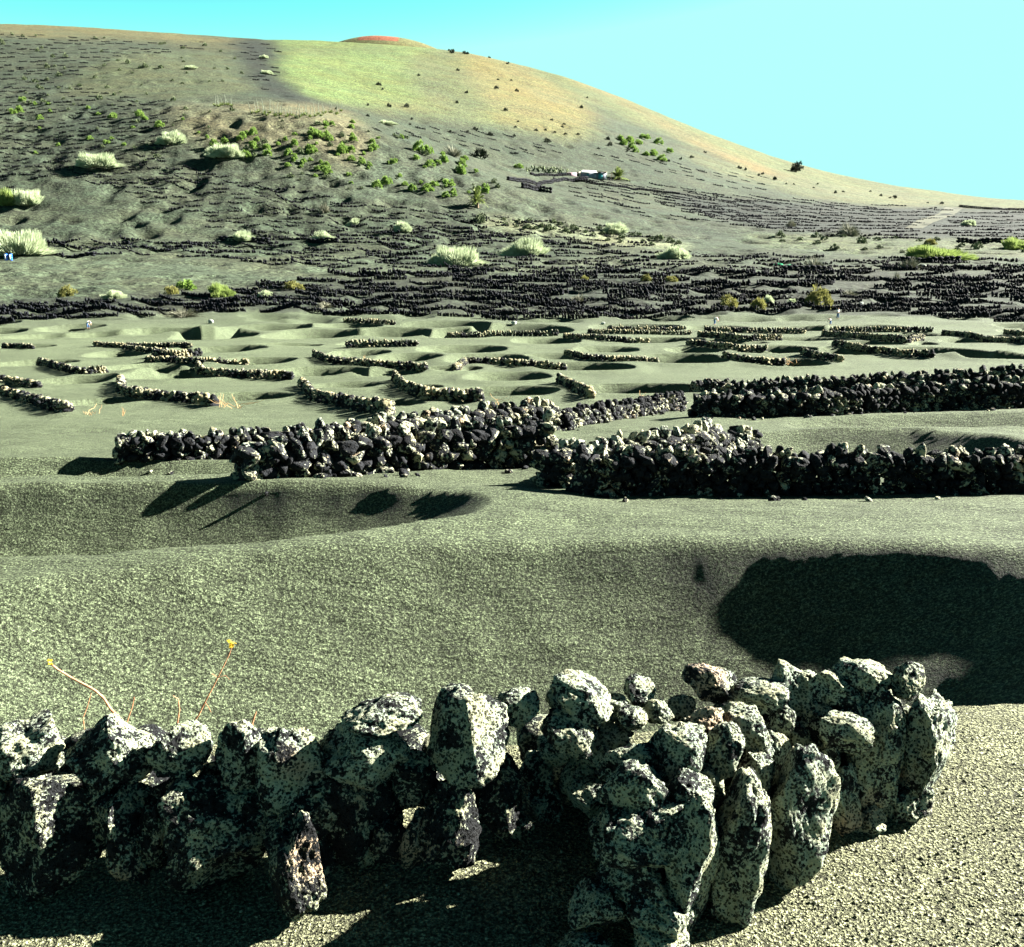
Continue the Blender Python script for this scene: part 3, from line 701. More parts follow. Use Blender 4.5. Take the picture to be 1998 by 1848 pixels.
spots = [s for s in spots if s[1].y < 1100]
spots.sort(key=lambda s: -s[0] * 2000 / 2000 * (1 + random.uniform(-.02, .02)))
NIND = 300 - len(CR)
LBF = 'jagged black crescent wall among many in the dense dark stone field of the valley'
LBM = 'small dark crescent wall in the paler terraces just above the dense dark field'
def orient(o, w_, yaw=0):
    n = normal_at(w_.x, w_.y, 2.5)
    q = Vector((0, 0, 1)).rotation_difference(n); o.rotation_mode = 'QUATERNION'
    from mathutils import Quaternion
    o.rotation_quaternion = q @ Quaternion((0, 0, 1), yaw)
for k, (_, w_, L_, hs) in enumerate(spots[:NIND]):
    o = bpy.data.objects.new('stone_crescent', VAR[k % 7]); COL.objects.link(o)
    o.location = w_; s = L_ / 8; o.scale = (s, min(s, 1.1), random.uniform(.8, 1.15) * max(.75, min(s, 1.1)))
    orient(o, w_, random.uniform(-.12, .05))
    dense = w_.y < 262
    tag(o, LBF if dense else LBM, 'stone wall', 'crescent walls in the dense dark field' if dense else 'crescent walls on the paler terraces')
BV, BF, BT, n0 = [], [], [], 0
for k, (_, w_, L_, hs) in enumerate(spots[NIND:]):
    V, Fc, T = RAWV[k % 5]; s = L_ / 8
    n = normal_at(w_.x, w_.y, 3)
    W = V * np.array([s, min(s, 1.), random.uniform(.7, 1.2)])
    yaw = random.uniform(-.15, .05); c, s2 = math.cos(yaw), math.sin(yaw)
    x = W[:, 0] * c - W[:, 1] * s2; y = W[:, 0] * s2 + W[:, 1] * c
    z = W[:, 2] + (-n.x * x - n.y * y) / n.z
    BV.append(np.stack([x, y, z], 1) + np.array(w_)); BF.append(Fc + n0); BT.append(T); n0 += len(V)
o = link('stone_crescents', mesh_from('stone_crescents', np.concatenate(BV), np.concatenate(BF), M_rock_far, np.concatenate(BT)))
tag(o, 'hundreds of tiny dark crescent walls dotting the far hillsides', 'stone wall', None, 'stuff')

# ------------------------------------------------------------------ plants
def tri_blades(B, T, wd):
    """thin blades from base points B to tips T"""
    B = np.array(B); T = np.array(T); n = len(B)
    d = T - B; side = np.cross(d, rng.normal(size=(n, 3))); side /= (np.linalg.norm(side, axis=1)[:, None] + 1e-9)
    wd = np.asarray(wd).reshape(-1, 1) if np.ndim(wd) else wd
    V = np.stack([B - side * wd, B + side * wd, T + side * wd * .35], 1).reshape(-1, 3)
    return V, np.arange(3 * n).reshape(n, 3)
def dome(n, flat=.6, lump=.25, seed=0):
    r = np.random.default_rng(seed)
    a = r.uniform(0, 2 * math.pi, n); e = np.arcsin(r.uniform(0, 1, n))
    D = np.stack([np.cos(a) * np.cos(e), np.sin(a) * np.cos(e), np.sin(e)], 1)
    rad = 1 + lump * 2 * fbm3(D * 1.8 + seed * 3.7, 3, seed)
    return D, rad
def broom_mesh(seed, n=4200, mtl=None, flat=.62, wd=.018, fill=.55):
    """a dome of fine upright switches"""
    D, rad = dome(n, flat, .62, seed); r = np.random.default_rng(seed)
    tip = D * rad[:, None] * r.uniform(.82, 1.02, n)[:, None] * np.array([1, 1, flat])
    b = tip * r.uniform(fill, .85, n)[:, None]; b[:, 2] *= .6; b[:, 2] -= .03
    tip[:, 2] += .05
    V, Fc = tri_blades(b, tip, r.uniform(.6, 1.5, n) * wd)
    return mesh_from('bush', V, Fc, mtl)
def leafy_mesh(seed, n=1500, mtl=None, flat=.7, leaf=.06, nclump=26):
    r = np.random.default_rng(seed); D, rad = dome(nclump, flat, .3, seed)
    C = D * rad[:, None] * r.uniform(.45, .85, nclump)[:, None] * np.array([1, 1, flat])
    k = r.integers(0, nclump, n); d = r.normal(size=(n, 3)); d /= np.linalg.norm(d, axis=1)[:, None]
    d[:, 2] = np.abs(d[:, 2]) * .9 - .1
    P = C[k] + d * (r.uniform(.12, .26, n) * 1)[:, None]; P[:, 2] = np.maximum(P[:, 2], 0.0)
    T = P + (d + r.normal(size=(n, 3)) * .5) * leaf * 1.7
    V, Fc = tri_blades(P, T, leaf * r.uniform(.5, 1, n))
    return mesh_from('bush', V, Fc, mtl)
def dead_mesh(seed, n=420, mtl=None, flat=.8):
    r = np.random.default_rng(seed); D, rad = dome(n, flat, .3, seed)
    tip = D * rad[:, None] * r.uniform(.6, 1.05, n)[:, None] * np.array([1, 1, flat]); b = tip * r.uniform(.0, .5, n)[:, None]
    V, Fc = tri_blades(b, tip, r.uniform(.4, 1, n) * .022)
    return mesh_from('bush', V, Fc, mtl)
BM = {'broom': [broom_mesh(i, 3300, M_broom) for i in range(4)], 'gbroom': [broom_mesh(10 + i, 4000, M_broom_g) for i in range(2)],
      'yel': [leafy_mesh(20 + i, 1500, M_yel, .62, .06, 30) for i in range(2)], 'leaf': [leafy_mesh(30 + i, 900, M_leaf, .75, .085, 16) for i in range(4)],
      'dark': [leafy_mesh(40 + i, 240, M_dark, .6, .13, 8) for i in range(3)], 'grey': [leafy_mesh(50 + i, 420, M_greysh, .6, .10, 12) for i in range(3)],
      'dead': [dead_mesh(60 + i, 520, M_dead) for i in range(3)]}
for n_, arr in BM.items():
    for m_ in arr: m_.name = {'broom': 'broom_bush', 'gbroom': 'broom_bush', 'yel': 'shrub', 'leaf': 'spurge_shrub', 'dark': 'shrub', 'grey': 'shrub', 'dead': 'dead_bush'}[n_]
def bush(kind, u, vb, wpx, hpx, label, group=None, name=None, cat=None, depth=1.0):
    """u, vb: middle of the foot in the picture; sizes there"""
    w_ = cast(u, vb, 4); r_ = wpx * w_.y / 2000 / 2; h_ = hpx * w_.y / 2000 * (.84 if kind in ('broom', 'gbroom') else 1)
    me = random.choice(BM[kind]); o = link(name or me.name.split('.')[0], me, None, w_)
    flat = .64 if kind in ('broom', 'gbroom', 'yel', 'dark', 'grey') else .78
    o.scale = (r_, r_ * depth, h_ / flat); o.rotation_euler = (0, 0, random.uniform(0, 6.28) if depth == 1 else random.uniform(-.2, .2))
    o.location.z -= h_ * .04
    return tag(o, label, cat or ('dead bush' if kind == 'dead' else 'bush'), group)
BIG = [
 ('broom', 38, 494, 150, 56, 'huge whitish broom bush cut by the left edge beside the blue drums'),
 ('broom', 52, 398, 72, 34, 'pale broom bush at left edge, second up the slope'),
 ('gbroom', 16, 399, 50, 32, 'bright green broom bush touching the left edge'),
 ('broom', 192, 325, 92, 32, 'pale spreading broom bush alone on the left hillside'),
 ('broom', 333, 281, 68, 32, 'cream bush at the lower left corner of the tan knoll field'),
 ('broom', 442, 306, 74, 30, 'pale dome bush in the middle of the knoll slope'),
 ('broom', 892, 516, 108, 44, 'large pale green broom bush in the middle of the valley'),
 ('broom', 855, 514, 40, 22, 'smaller pale bush leaning against the large middle valley bush'),
 ('broom', 1026, 498, 90, 40, 'big pale broom bush just right of the largest middle one'),
 ('broom', 1196, 454, 60, 26, 'pale green dome bush on the slope under the small farm hut'),
 ('broom', 1318, 504, 68, 26, 'pale flat bush at the end of the pale hedge line'),
 ('broom', 632, 470, 50, 22, 'pale bush on a dark ledge, right one of two'),
 ('broom', 472, 469, 50, 22, 'pale bush on a dark ledge, left one of two'),
 ('gbroom', 1826, 506, 120, 34, 'widest yellow green bush at the right of the valley'),
 ('gbroom', 1985, 488, 66, 26, 'yellow green bush cut by the right edge'),
 ('dead', 1657, 460, 60, 28, 'grey brown round bush in front of the dark terraced field'),
 ('dead', 1590, 527, 56, 30, 'bare whitish dead bush in front of the dark field'),
 ('dead', 1772, 526, 60, 26, 'bare grey dead bush below the widest yellow green bush'),
 ('dead', 1545, 442, 34, 16, 'thin straw coloured dead bush above the grey brown bush'),
 ('yel', 1592, 600, 66, 38, 'round ochre and yellow shrub in the black field'),
 ('yel', 1424, 600, 44, 24, 'yellow shrub at left of the three in the black field'),
 ('yel', 1478, 604, 36, 26, 'dull olive shrub between two yellow ones in the black field'),
 ('broom', 1500, 590, 24, 16, 'small whitish bush behind the olive shrub'),
 ('broom', 784, 452, 40, 22, 'pale green tuft between two dark terraces at centre'),
 ('broom', 692, 441, 30, 18, 'yellowish tuft left of the pale centre tuft'),
 ('dead', 634, 414, 36, 22, 'brownish dead tuft on the slope left of the palm'),
 ('yel', 130, 578, 40, 20, 'olive yellow shrub at the far left of the shrub row'),
 ('broom', 226, 582, 54, 18, 'flat pale shrub second from left in the shrub row'),
 ('yel', 336, 574, 34, 18, 'small shrub left of the bright green one in the row'),
 ('leaf', 362, 565, 46, 22, 'bright green shrub in the row at left'),
 ('gbroom', 434, 578, 60, 28, 'large round pale yellow green shrub in the row'),
 ('yel', 576, 564, 46, 15, 'flat yellow shrub in the row, beyond the large round one'),
 ('broom', 520, 578, 32, 14, 'small pale shrub right of the large round one'),
 ('dead', 360, 618, 100, 18, 'long whitish mat of dry brush at the edge of the black stones'),
 ('dead', 1128, 590, 48, 18, 'white dry brush in the black field, left of the centre'),
 ('dead', 636, 600, 44, 14, 'small pale dry brush in the black rows left of the centre'),
 ('yel', 1262, 548, 26, 12, 'small olive shrub on the pale strip, left of its twin'),
 ('yel', 1312, 549, 30, 12, 'small olive shrub on the pale strip, near its right end'),
 ('yel', 1142, 548, 20, 10, 'tiny yellow shrub at the left end of the pale strip'),
 ('dead', 884, 305, 54, 22, 'grey leafless bush beyond the knoll ridge'),
 ('leaf', 1012, 328, 20, 10, 'small green bush left of the cactus row'),
 ('leaf', 906, 312, 18, 10, 'small green bush below the grey leafless bush'),
 ('dark', 938, 310, 34, 18, 'dark green clump at the foot of the far hill'),
 ('yel', 1815, 478, 26, 14, 'round olive bush above the widest yellow green bush'),
 ('broom', 1545, 592, 18, 12, 'tiny pale tuft left of the round ochre shrub'),
 ('dead', 1748, 548, 24, 22, 'wispy upright dry tuft in the right black field'),
 ('dead', 1660, 578, 50, 14, 'pale dry scrub right of the round ochre shrub'),
 ('broom', 1890, 440, 30, 12, 'pale tuft on the dark terraces near the dirt track'),
 ('broom', 755, 243, 50, 8, 'flat pale strip of brush above the knoll slope'),
 ('broom', 520, 145, 26, 9, 'pale brush in the hill gully, halfway up'),
 ('broom', 515, 114, 22, 8, 'pale brush high in the hill gully'),
 ('broom', 372, 135, 30, 8, 'pale flat bush on the upper left hill'),
]
for (k, u, v, w_, h_, lb) in BIG: bush(k, u, v, w_, h_, lb, depth=.8 if w_ > 80 else 1)
# bright spurge shrubs of the knoll
def scatter(kind, poly, n, w0, w1, label, group, seed, minv=None, hr=.6):
    random.seed(seed); p = np.array(poly); k = 0; tries = 0; pts = []
    while k < n and tries < n * 60:
        tries += 1
        u = random.uniform(p[:, 0].min(), p[:, 0].max()); v = random.uniform(p[:, 1].min(), p[:, 1].max())
        if not inpoly(np.array([u]), np.array([v]), poly)[0]: continue
        if any(abs(u - a) < w0 * .9 and abs(v - b) < w0 * .5 for a, b in pts): continue
        pts.append((u, v)); wpx = w0 + (w1 - w0) * random.random() ** 1.8
        bush(kind, u, v, wpx, wpx * hr * random.uniform(.8, 1.2), label, group); k += 1
KN = [(330, 235), (480, 262), (680, 235), (760, 262), (870, 300), (960, 350), (960, 378), (860, 385), (740, 370), (560, 335), (440, 300)]
scatter('leaf', KN, 96, 9, 28, 'bright green round spurge shrub scattered on the cinder knoll', 'spurge shrubs on the knoll', 3, hr=.68)
scatter('leaf', [(20, 190), (400, 200), (340, 250), (150, 330), (0, 300)], 22, 9, 22, 'yellow green shrub dotting the dark left hillside', 'green shrubs on the left hillside', 4)
scatter('leaf', [(1205, 270), (1260, 265), (1320, 300), (1300, 318), (1210, 290)], 12, 14, 24, 'green shrub in the cluster under the tan ridge on the right hill', 'green shrub cluster on the right hill', 5)
scatter('dark', [(600, 110), (900, 130), (1180, 200), (1200, 260), (1050, 262), (820, 235), (640, 190)], 20, 5, 11, 'black dot of scrub on the green and tan hill face', 'dark scrub on the hill face', 6, hr=.6)
scatter('dark', [(600, 205), (900, 240), (1150, 262), (1500, 340), (1500, 352), (1150, 290), (900, 262), (640, 225)], 30, 6, 12, 'dark low scrub along the foot of the big hill', 'dark scrub along the hill foot', 7)
scatter('dark', [(870, 96), (930, 100), (1010, 122), (1000, 128), (930, 112), (875, 104)], 12, 6, 12, 'small dark bush on the skyline shoulder of the hill', 'dark bushes on the skyline shoulder', 8)
scatter('dark', [(1350, 290), (1540, 345), (1850, 400), (1700, 396), (1500, 360), (1380, 310)], 18, 5, 11, 'dark scrub on the tan slope right of the hill', 'dark scrub on the right tan slope', 9)
scatter('grey', [(0, 60), (450, 90), (480, 150), (330, 200), (0, 230)], 70, 6, 14, 'grey green tuft on the upper left hill', 'grey green tufts on the upper left hill', 10)
scatter('grey', [(330, 205), (640, 225), (900, 300), (980, 370), (700, 380), (400, 320), (120, 330), (200, 240)], 60, 6, 16, 'small grey green tuft among the knoll shrubs', 'grey green tufts among the knoll shrubs', 14)
scatter('grey', [(930, 425), (1100, 436), (1340, 478), (1335, 492), (1150, 464), (940, 438)], 34, 12, 26, 'pale grey green tuft in the slanting hedge line at mid slope', 'tufts of the slanting hedge line', 12, hr=.5)
scatter('grey', [(1500, 455), (2000, 470), (2000, 500), (1700, 496), (1500, 485)], 26, 12, 26, 'olive tuft on the grassy strip at the right of the valley', 'olive tufts on the right grassy strip', 13, hr=.45)
random.seed(21)
# ------------------------------------------------------------------ palms, agaves, tree
def frond_plant(label, u, vb, hpx, wpx, name, cat, nf=46, mtl=M_palm, trunk=.25):
    w_ = cast(u, vb, 100); h = hpx * w_.y / 2000; r_ = wpx * w_.y / 4000
    root = tag(empty(name, w_), label, cat)
    V = []; Fs = []; n = 0; r = np.random.default_rng(int(u))
    for k in range(nf):
        a = r.uniform(0, 6.28); e = r.uniform(.15, 1.45); ln = r.uniform(.7, 1.0)
        pts = []
        for q in np.linspace(0, 1, 6):
            rad = r_ * ln * math.cos(e) * q * 1.15; z = h * trunk + (h * (1 - trunk)) * ln * (math.sin(e) * q - .45 * math.cos(e) * q * q)
            pts.append((rad * math.cos(a), rad * math.sin(a), z))
        pts = np.array(pts); d = np.array([-math.sin(a), math.cos(a), .0])
        for q in range(5):
            for s_ in (-1, 1):
                for rep in range(3):
                    b = pts[q] + (pts[q + 1] - pts[q]) * rep / 3; t = b + (pts[q + 1] - pts[q]) * 1.0 + d * s_ * r_ * .16 + np.array([0, 0, -h * .03])
                    c = b + (pts[q + 1] - pts[q]) * .5
                    V += [b, c, t]; Fs.append((n, n + 1, n + 2)); n += 3
    link('fronds', mesh_from('fronds', V, Fs, mtl), root)
    Vt = []; Ft = []; 
    for i in range(7):
        z = h * trunk * 1.25 * i / 6; rr = r_ * (.22 - .08 * i / 6) * (1 + .1 * (i % 2))
        for j in range(8): Vt.append((rr * math.cos(j * .785), rr * math.sin(j * .785), z - .1))
    for i in range(6):
        for j in range(8): Ft.append((i * 8 + j, i * 8 + (j + 1) % 8, (i + 1) * 8 + (j + 1) % 8, (i + 1) * 8 + j))
    link('trunk', mesh_from('trunk', Vt, Ft, M_wood), root)
    return root
frond_plant('bushy date palm with dry skirt alone at the knoll foot', 930, 405, 42, 40, 'palm_tree', 'palm tree', 70)
frond_plant('low dark palm beside the farm hut', 1206, 350, 24, 40, 'palm_tree', 'palm tree', 60, trunk=.15)
def agave(u, vb, hpx, label, group):
    w_ = cast(u, vb, 100); h = hpx * w_.y / 2000
    root = tag(empty('agave', w_, random.uniform(0, 6)), label, 'agave', group)
    if 'r' not in AG:
        r = np.random.default_rng(4); B = r.normal(size=(26, 3)) * .1; B[:, 2] = 0; a = r.uniform(0, 6.28, 26); e = r.uniform(.3, 1.2, 26)
        T = B + np.stack([np.cos(a) * np.cos(e), np.sin(a) * np.cos(e), np.sin(e)], 1) * 1.7
        V, Fc = tri_blades(B, T, .16); AG['r'] = mesh_from('leaf_rosette', V, Fc, M_palm)
        V = []
        for i in range(5):
            for j in range(5): V.append((.10 * math.cos(j * 1.257) * (1 - i * .12) + .02 * i * i, .10 * math.sin(j * 1.257) * (1 - i * .12), i / 4))
        Fc = [(i * 5 + j, i * 5 + (j + 1) % 5, (i + 1) * 5 + (j + 1) % 5, (i + 1) * 5 + j) for i in range(4) for j in range(5)]
        AG['s'] = mesh_from('flower_stalk', V, Fc, M_stalk)
    link('leaf_rosette', AG['r'], root)
    s = link('flower_stalk', AG['s'], root); s.scale = (1.5, 1.5, h); s.rotation_euler = (random.uniform(-.15, .15), random.uniform(-.15, .2), 0)
AG = {}
for k in range(30):
    u = 492 + 175 * k / 29 + random.uniform(-3, 3); agave(u, 229 - 8 * abs(k - 14) / 14 + random.uniform(-3, 3), random.uniform(14, 27), 'pale agave flower stalk in the long row on the knoll', 'agaves in a row on the knoll')
for k in range(7): agave(420 + 5 * k + random.uniform(-2, 2), 207 + random.uniform(-2, 2), random.uniform(12, 22), 'pale agave flower stalk in the small left clump on the knoll', 'agaves in the left clump on the knoll')
def ridge_tree():
    w_ = cast(1553, 336, 100); h = 20 * w_.y / 2000; r_ = 12 * w_.y / 2000
    root = tag(empty('tree', w_), 'lone dark tree on the skyline of the right slope', 'tree')
    me = leafy_mesh(77, 700, M_dark, .95, .09, 20); me.name = 'crown'
    c = link('crown', me, root); c.scale = (r_, r_, h / .95); c.location = (0, 0, h * .08)
    r = np.random.default_rng(3); B = r.normal(size=(14, 3)) * .25; B[:, 2] = 0; T = B * 3 + r.normal(size=(14, 3)) * r_ * .4; T[:, 2] = h * r.uniform(.6, 1.15, 14)
    V, Fc = tri_blades(B, T, .22); link('trunk', mesh_from('trunk', V, Fc, M_wood), root)
ridge_tree()
def cactus(u, vb, hpx, k):
    w_ = cast(u, vb, 100); h = hpx * w_.y / 2000
    P = Pile(); 
    for j in range(12):
        a = random.uniform(0, 6.28); q = random.uniform(.1, .9)
        P.add((math.cos(a) * h * .35 * q, math.sin(a) * h * .35 * q, h * q), (h * .14, h * .04, h * .19), (random.uniform(-.4, .4), random.uniform(-.5, .5), a), 1, .3)
    tag(link('prickly_pear', P.mesh('prickly_pear', M_greysh), None, w_), 'prickly pear in the row between the knoll ridge and the farm hut', 'cactus', 'prickly pears by the farm hut')
for k in range(13): cactus(1028 + k * 6.3 + random.uniform(-2, 2), 334 + k * .4 + random.uniform(-1, 1), random.uniform(8, 13), k)

# ------------------------------------------------------------------ farm hut, terraces, track
def boxm(name, x0, x1, y0, y1, z0, z1, mtl, parent, bev=0):
    V = [(x0, y0, z0), (x1, y0, z0), (x1, y1, z0), (x0, y1, z0), (x0, y0, z1), (x1, y0, z1), (x1, y1, z1), (x0, y1, z1)]
    Fc = [(0, 3, 2, 1), (4, 5, 6, 7), (0, 1, 5, 4), (1, 2, 6, 5), (2, 3, 7, 6), (3, 0, 4, 7)]
    return link(name, mesh_from(name, V, Fc, mtl), parent)
M_white = plain('whitewash', (.75, .75, .70), (.6, .6, .55), .8); M_dkwall = plain('shaded_plaster', (.20, .21, .24), (.13, .14, .17), .5)  # shade of the hut front is put into the bluish dark plaster colour
M_teal = plain('teal_paint', (.05, .25, .28), (.03, .18, .2), 1); M_pink = plain('pink_plaster', (.34, .24, .27), (.25, .17, .2), .4); M_cream = plain('cream_plaster', (.62, .50, .38), (.5, .4, .3), .5)
M_green = plain('green_net', (.02, .28, .12), (.01, .18, .08), 1); M_blue = plain('blue_plastic', (.02, .13, .65), (.015, .10, .5), 1, .4)
M_skin = plain('skin', (.45, .28, .2), (.4, .25, .18), 5); M_shirt = plain('white_cloth', (.8, .8, .8), (.65, .66, .7), 4); M_jeans = plain('blue_denim', (.08, .16, .32), (.05, .10, .22), 4); M_hair = plain('dark_hair', (.03, .025, .02), (.02, .015, .01), 5)
M_track = plain('packed_dirt', (.060, .062, .040), (.042, .045, .030), .5)
h0 = cast(1145, 346, 100); k_ = h0.y / 2000
hut = tag(empty('farm_hut', h0), 'small low farm hut with white roof, teal door and lean-to pergola', 'hut')
X = lambda px: px * k_
boxm('wall', X(-12), X(18), 0, 6, -1, X(8), M_dkwall, hut)
boxm('wall', X(-19), X(-12) - .01, -.3, 5, -1, X(10), M_cream, hut)
V = [(X(-13), -1.2, X(8)), (X(20), -1.2, X(8)), (X(20), 7, X(12)), (X(-9), 7, X(13)), (X(-13), -1.2, X(8) + .25), (X(20), -1.2, X(8) + .25), (X(16), 7, X(12) + .3), (X(-7), 7, X(13) + .3)]
link('roof', mesh_from('roof', V, [(0, 3, 2, 1), (4, 5, 6, 7), (0, 1, 5, 4), (1, 2, 6, 5), (2, 3, 7, 6), (3, 0, 4, 7)], M_white), hut)
boxm('wall', X(18) + .01, X(36), 1, 6, -1, X(9), M_dkwall, hut); boxm('roof', X(17), X(38), -.6, 6.6, X(9) + .01, X(9) + .35, M_wood, hut)
boxm('door', X(22), X(30), .9, .99, -.8, X(7.5), M_teal, hut)
boxm('post', X(36.2), X(37.6), -.6, -.2, -1.5, X(9), M_white, hut)
boxm('post', X(46), X(46.8), -.6, -.2, -1.5, X(6), M_wood, hut); boxm('beam', X(38.1), X(48), -.6, -.3, X(6), X(6.6), M_wood, hut)
boxm('window', X(0), X(4), -.08, -.01, X(3), X(6.5), M_teal, hut)
aw = tag(empty('low_building', cast(1108, 343, 100)), 'low pink wall joined to the left side of the farm hut', 'wall'); 
boxm('wall', X(-18), X(17), 2, 3, -1, X(6), M_pink, aw)
def terrace(label, pts, h):
    Xp, Yp, Ln = path_px(pts, 30); P = Pile(); c = Vector((Xp[0], Yp[0], float(zt(Xp[0], Yp[0])[0])))
    n = int(Ln / 1.3)
    for k in range(n):
        t = k / n * 29; x = np.interp(t, range(30), Xp); y = np.interp(t, range(30), Yp)
        for lay in range(2): P.add(np.array((x, y, float(zt(x, y)[0]) + h * (.25 + .45 * lay))) - np.array(c), (.85, .5, h * .3), (0, random.uniform(-.15, .15), random.uniform(-.3, .3)), 1, -.3)
    tag(link('terrace_stonework', P.mesh('terrace_stonework', M_rock_far), None, c), label, 'stone wall', 'terrace walls by the farm')
terrace('upper dark terrace wall left of the farm hut', [(1036, 341), (1130, 343)], 1.3)
terrace('long middle terrace wall reaching the knoll ridge', [(990, 352), (1100, 352), (1150, 350)], 1.8)
terrace('thick dark lower terrace wall under the farm', [(1020, 368), (1050, 373), (1080, 378)], 2.6)
terrace('long dark terrace wall slanting right below the farm hut', [(1110, 352), (1180, 362), (1260, 372), (1330, 380)], 1.2)
terrace('dark wall above the tan slope at the far right edge', [(1870, 404), (1930, 409), (2030, 411)], 1.6)
terrace('thick black wall just left of the right edge bush', [(1870, 474), (1960, 475)], 2.0)
terrace('thick black wall under the widest yellow green bush', [(1760, 511), (1830, 512), (1880, 511)], 1.6)
terrace('black ledge under the left pale bush', [(432, 470), (530, 474)], 1.5)
terrace('black ledge under the right pale bush', [(605, 474), (665, 474)], 1.5)
terrace('black wall beneath the bare whitish dead bush', [(1530, 529), (1630, 531)], 1.4)
terrace('dark wall under the huge whitish bush at left', [(-20, 498), (80, 498), (190, 499)], 1.1)
def strip(name, L_, R_):
    V = []; n = 24
    A, _, _ = None, None, None
    for k in range(n + 1):
        t = k / n
        for pts in (L_, R_):
            p = np.array(pts); u = np.interp(t, np.linspace(0, 1, len(p)), p[:, 0]); v = np.interp(t, np.linspace(0, 1, len(p)), p[:, 1])
            c = cast(u, v, 100); V.append((c.x, c.y, c.z))
    V = np.array(V).reshape(n + 1, 2, 3); W = []
    for k in range(n + 1):
        for q in range(9):
            p = V[k, 0] + (V[k, 1] - V[k, 0]) * q / 8; W.append((p[0], p[1], float(zt(p[0], p[1])[0]) + .12))
    Fc = [(k * 9 + q, k * 9 + q + 1, (k + 1) * 9 + q + 1, (k + 1) * 9 + q) for k in range(n) for q in range(8)]
    tag(link(name, mesh_from(name, W, Fc, M_track, None, True)), kind='structure')
strip('dirt_track', [(1765, 446), (1790, 430), (1830, 418), (1845, 404)], [(1800, 446), (1822, 434), (1862, 420), (1880, 405)])
# ------------------------------------------------------------------ small man-made things
def drum(u, vb, label):
    c = cast(u, vb, 100); k = c.y / 2000; V = []; prof = [(0, 0), (3.2, 0), (3.4, .6), (3.2, 1.2), (3.2, 4), (3.4, 4.3), (3.2, 4.6), (3.2, 8.5), (3.4, 9), (3.2, 9.5), (3.0, 12), (0, 12.3)]
    for (r_, z) in prof:
        for j in range(16): V.append((r_ * k * math.cos(j * math.pi / 8), r_ * k * math.sin(j * math.pi / 8), z * k))
    Fc = [(i * 16 + j, i * 16 + (j + 1) % 16, (i + 1) * 16 + (j + 1) % 16, (i + 1) * 16 + j) for i in range(len(prof) - 1) for j in range(16)]
    root = tag(empty('drum', c), label, 'drum', 'blue drums'); link('body', mesh_from('body', V, Fc, M_blue), root)
    boxm('white_panel', -1.1 * k, 1.1 * k, -3.75 * k, -3.2 * k, 1.5 * k, 11 * k, M_white, root)  # plain white upright strip on the near side of the drum
drum(12.5, 508, 'blue drum with white stripe, left one below the huge whitish bush'); drum(21.5, 508, 'blue drum with white stripe, right one below the huge whitish bush')
for (u, v, lb) in ((1517, 517, 'left crumpled green net in the brush above the black field'), (1540, 520, 'right crumpled green net in the brush above the black field')):
    c = cast(u, v, 100); V, Fc = stone(3, int(u), .3, 2, 2); k = c.y / 2000; V = V * np.array([12 * k, 8 * k, 4 * k])
    tag(link('green_net', mesh_from('green_net', V, Fc, M_green), None, c), lb, 'net')
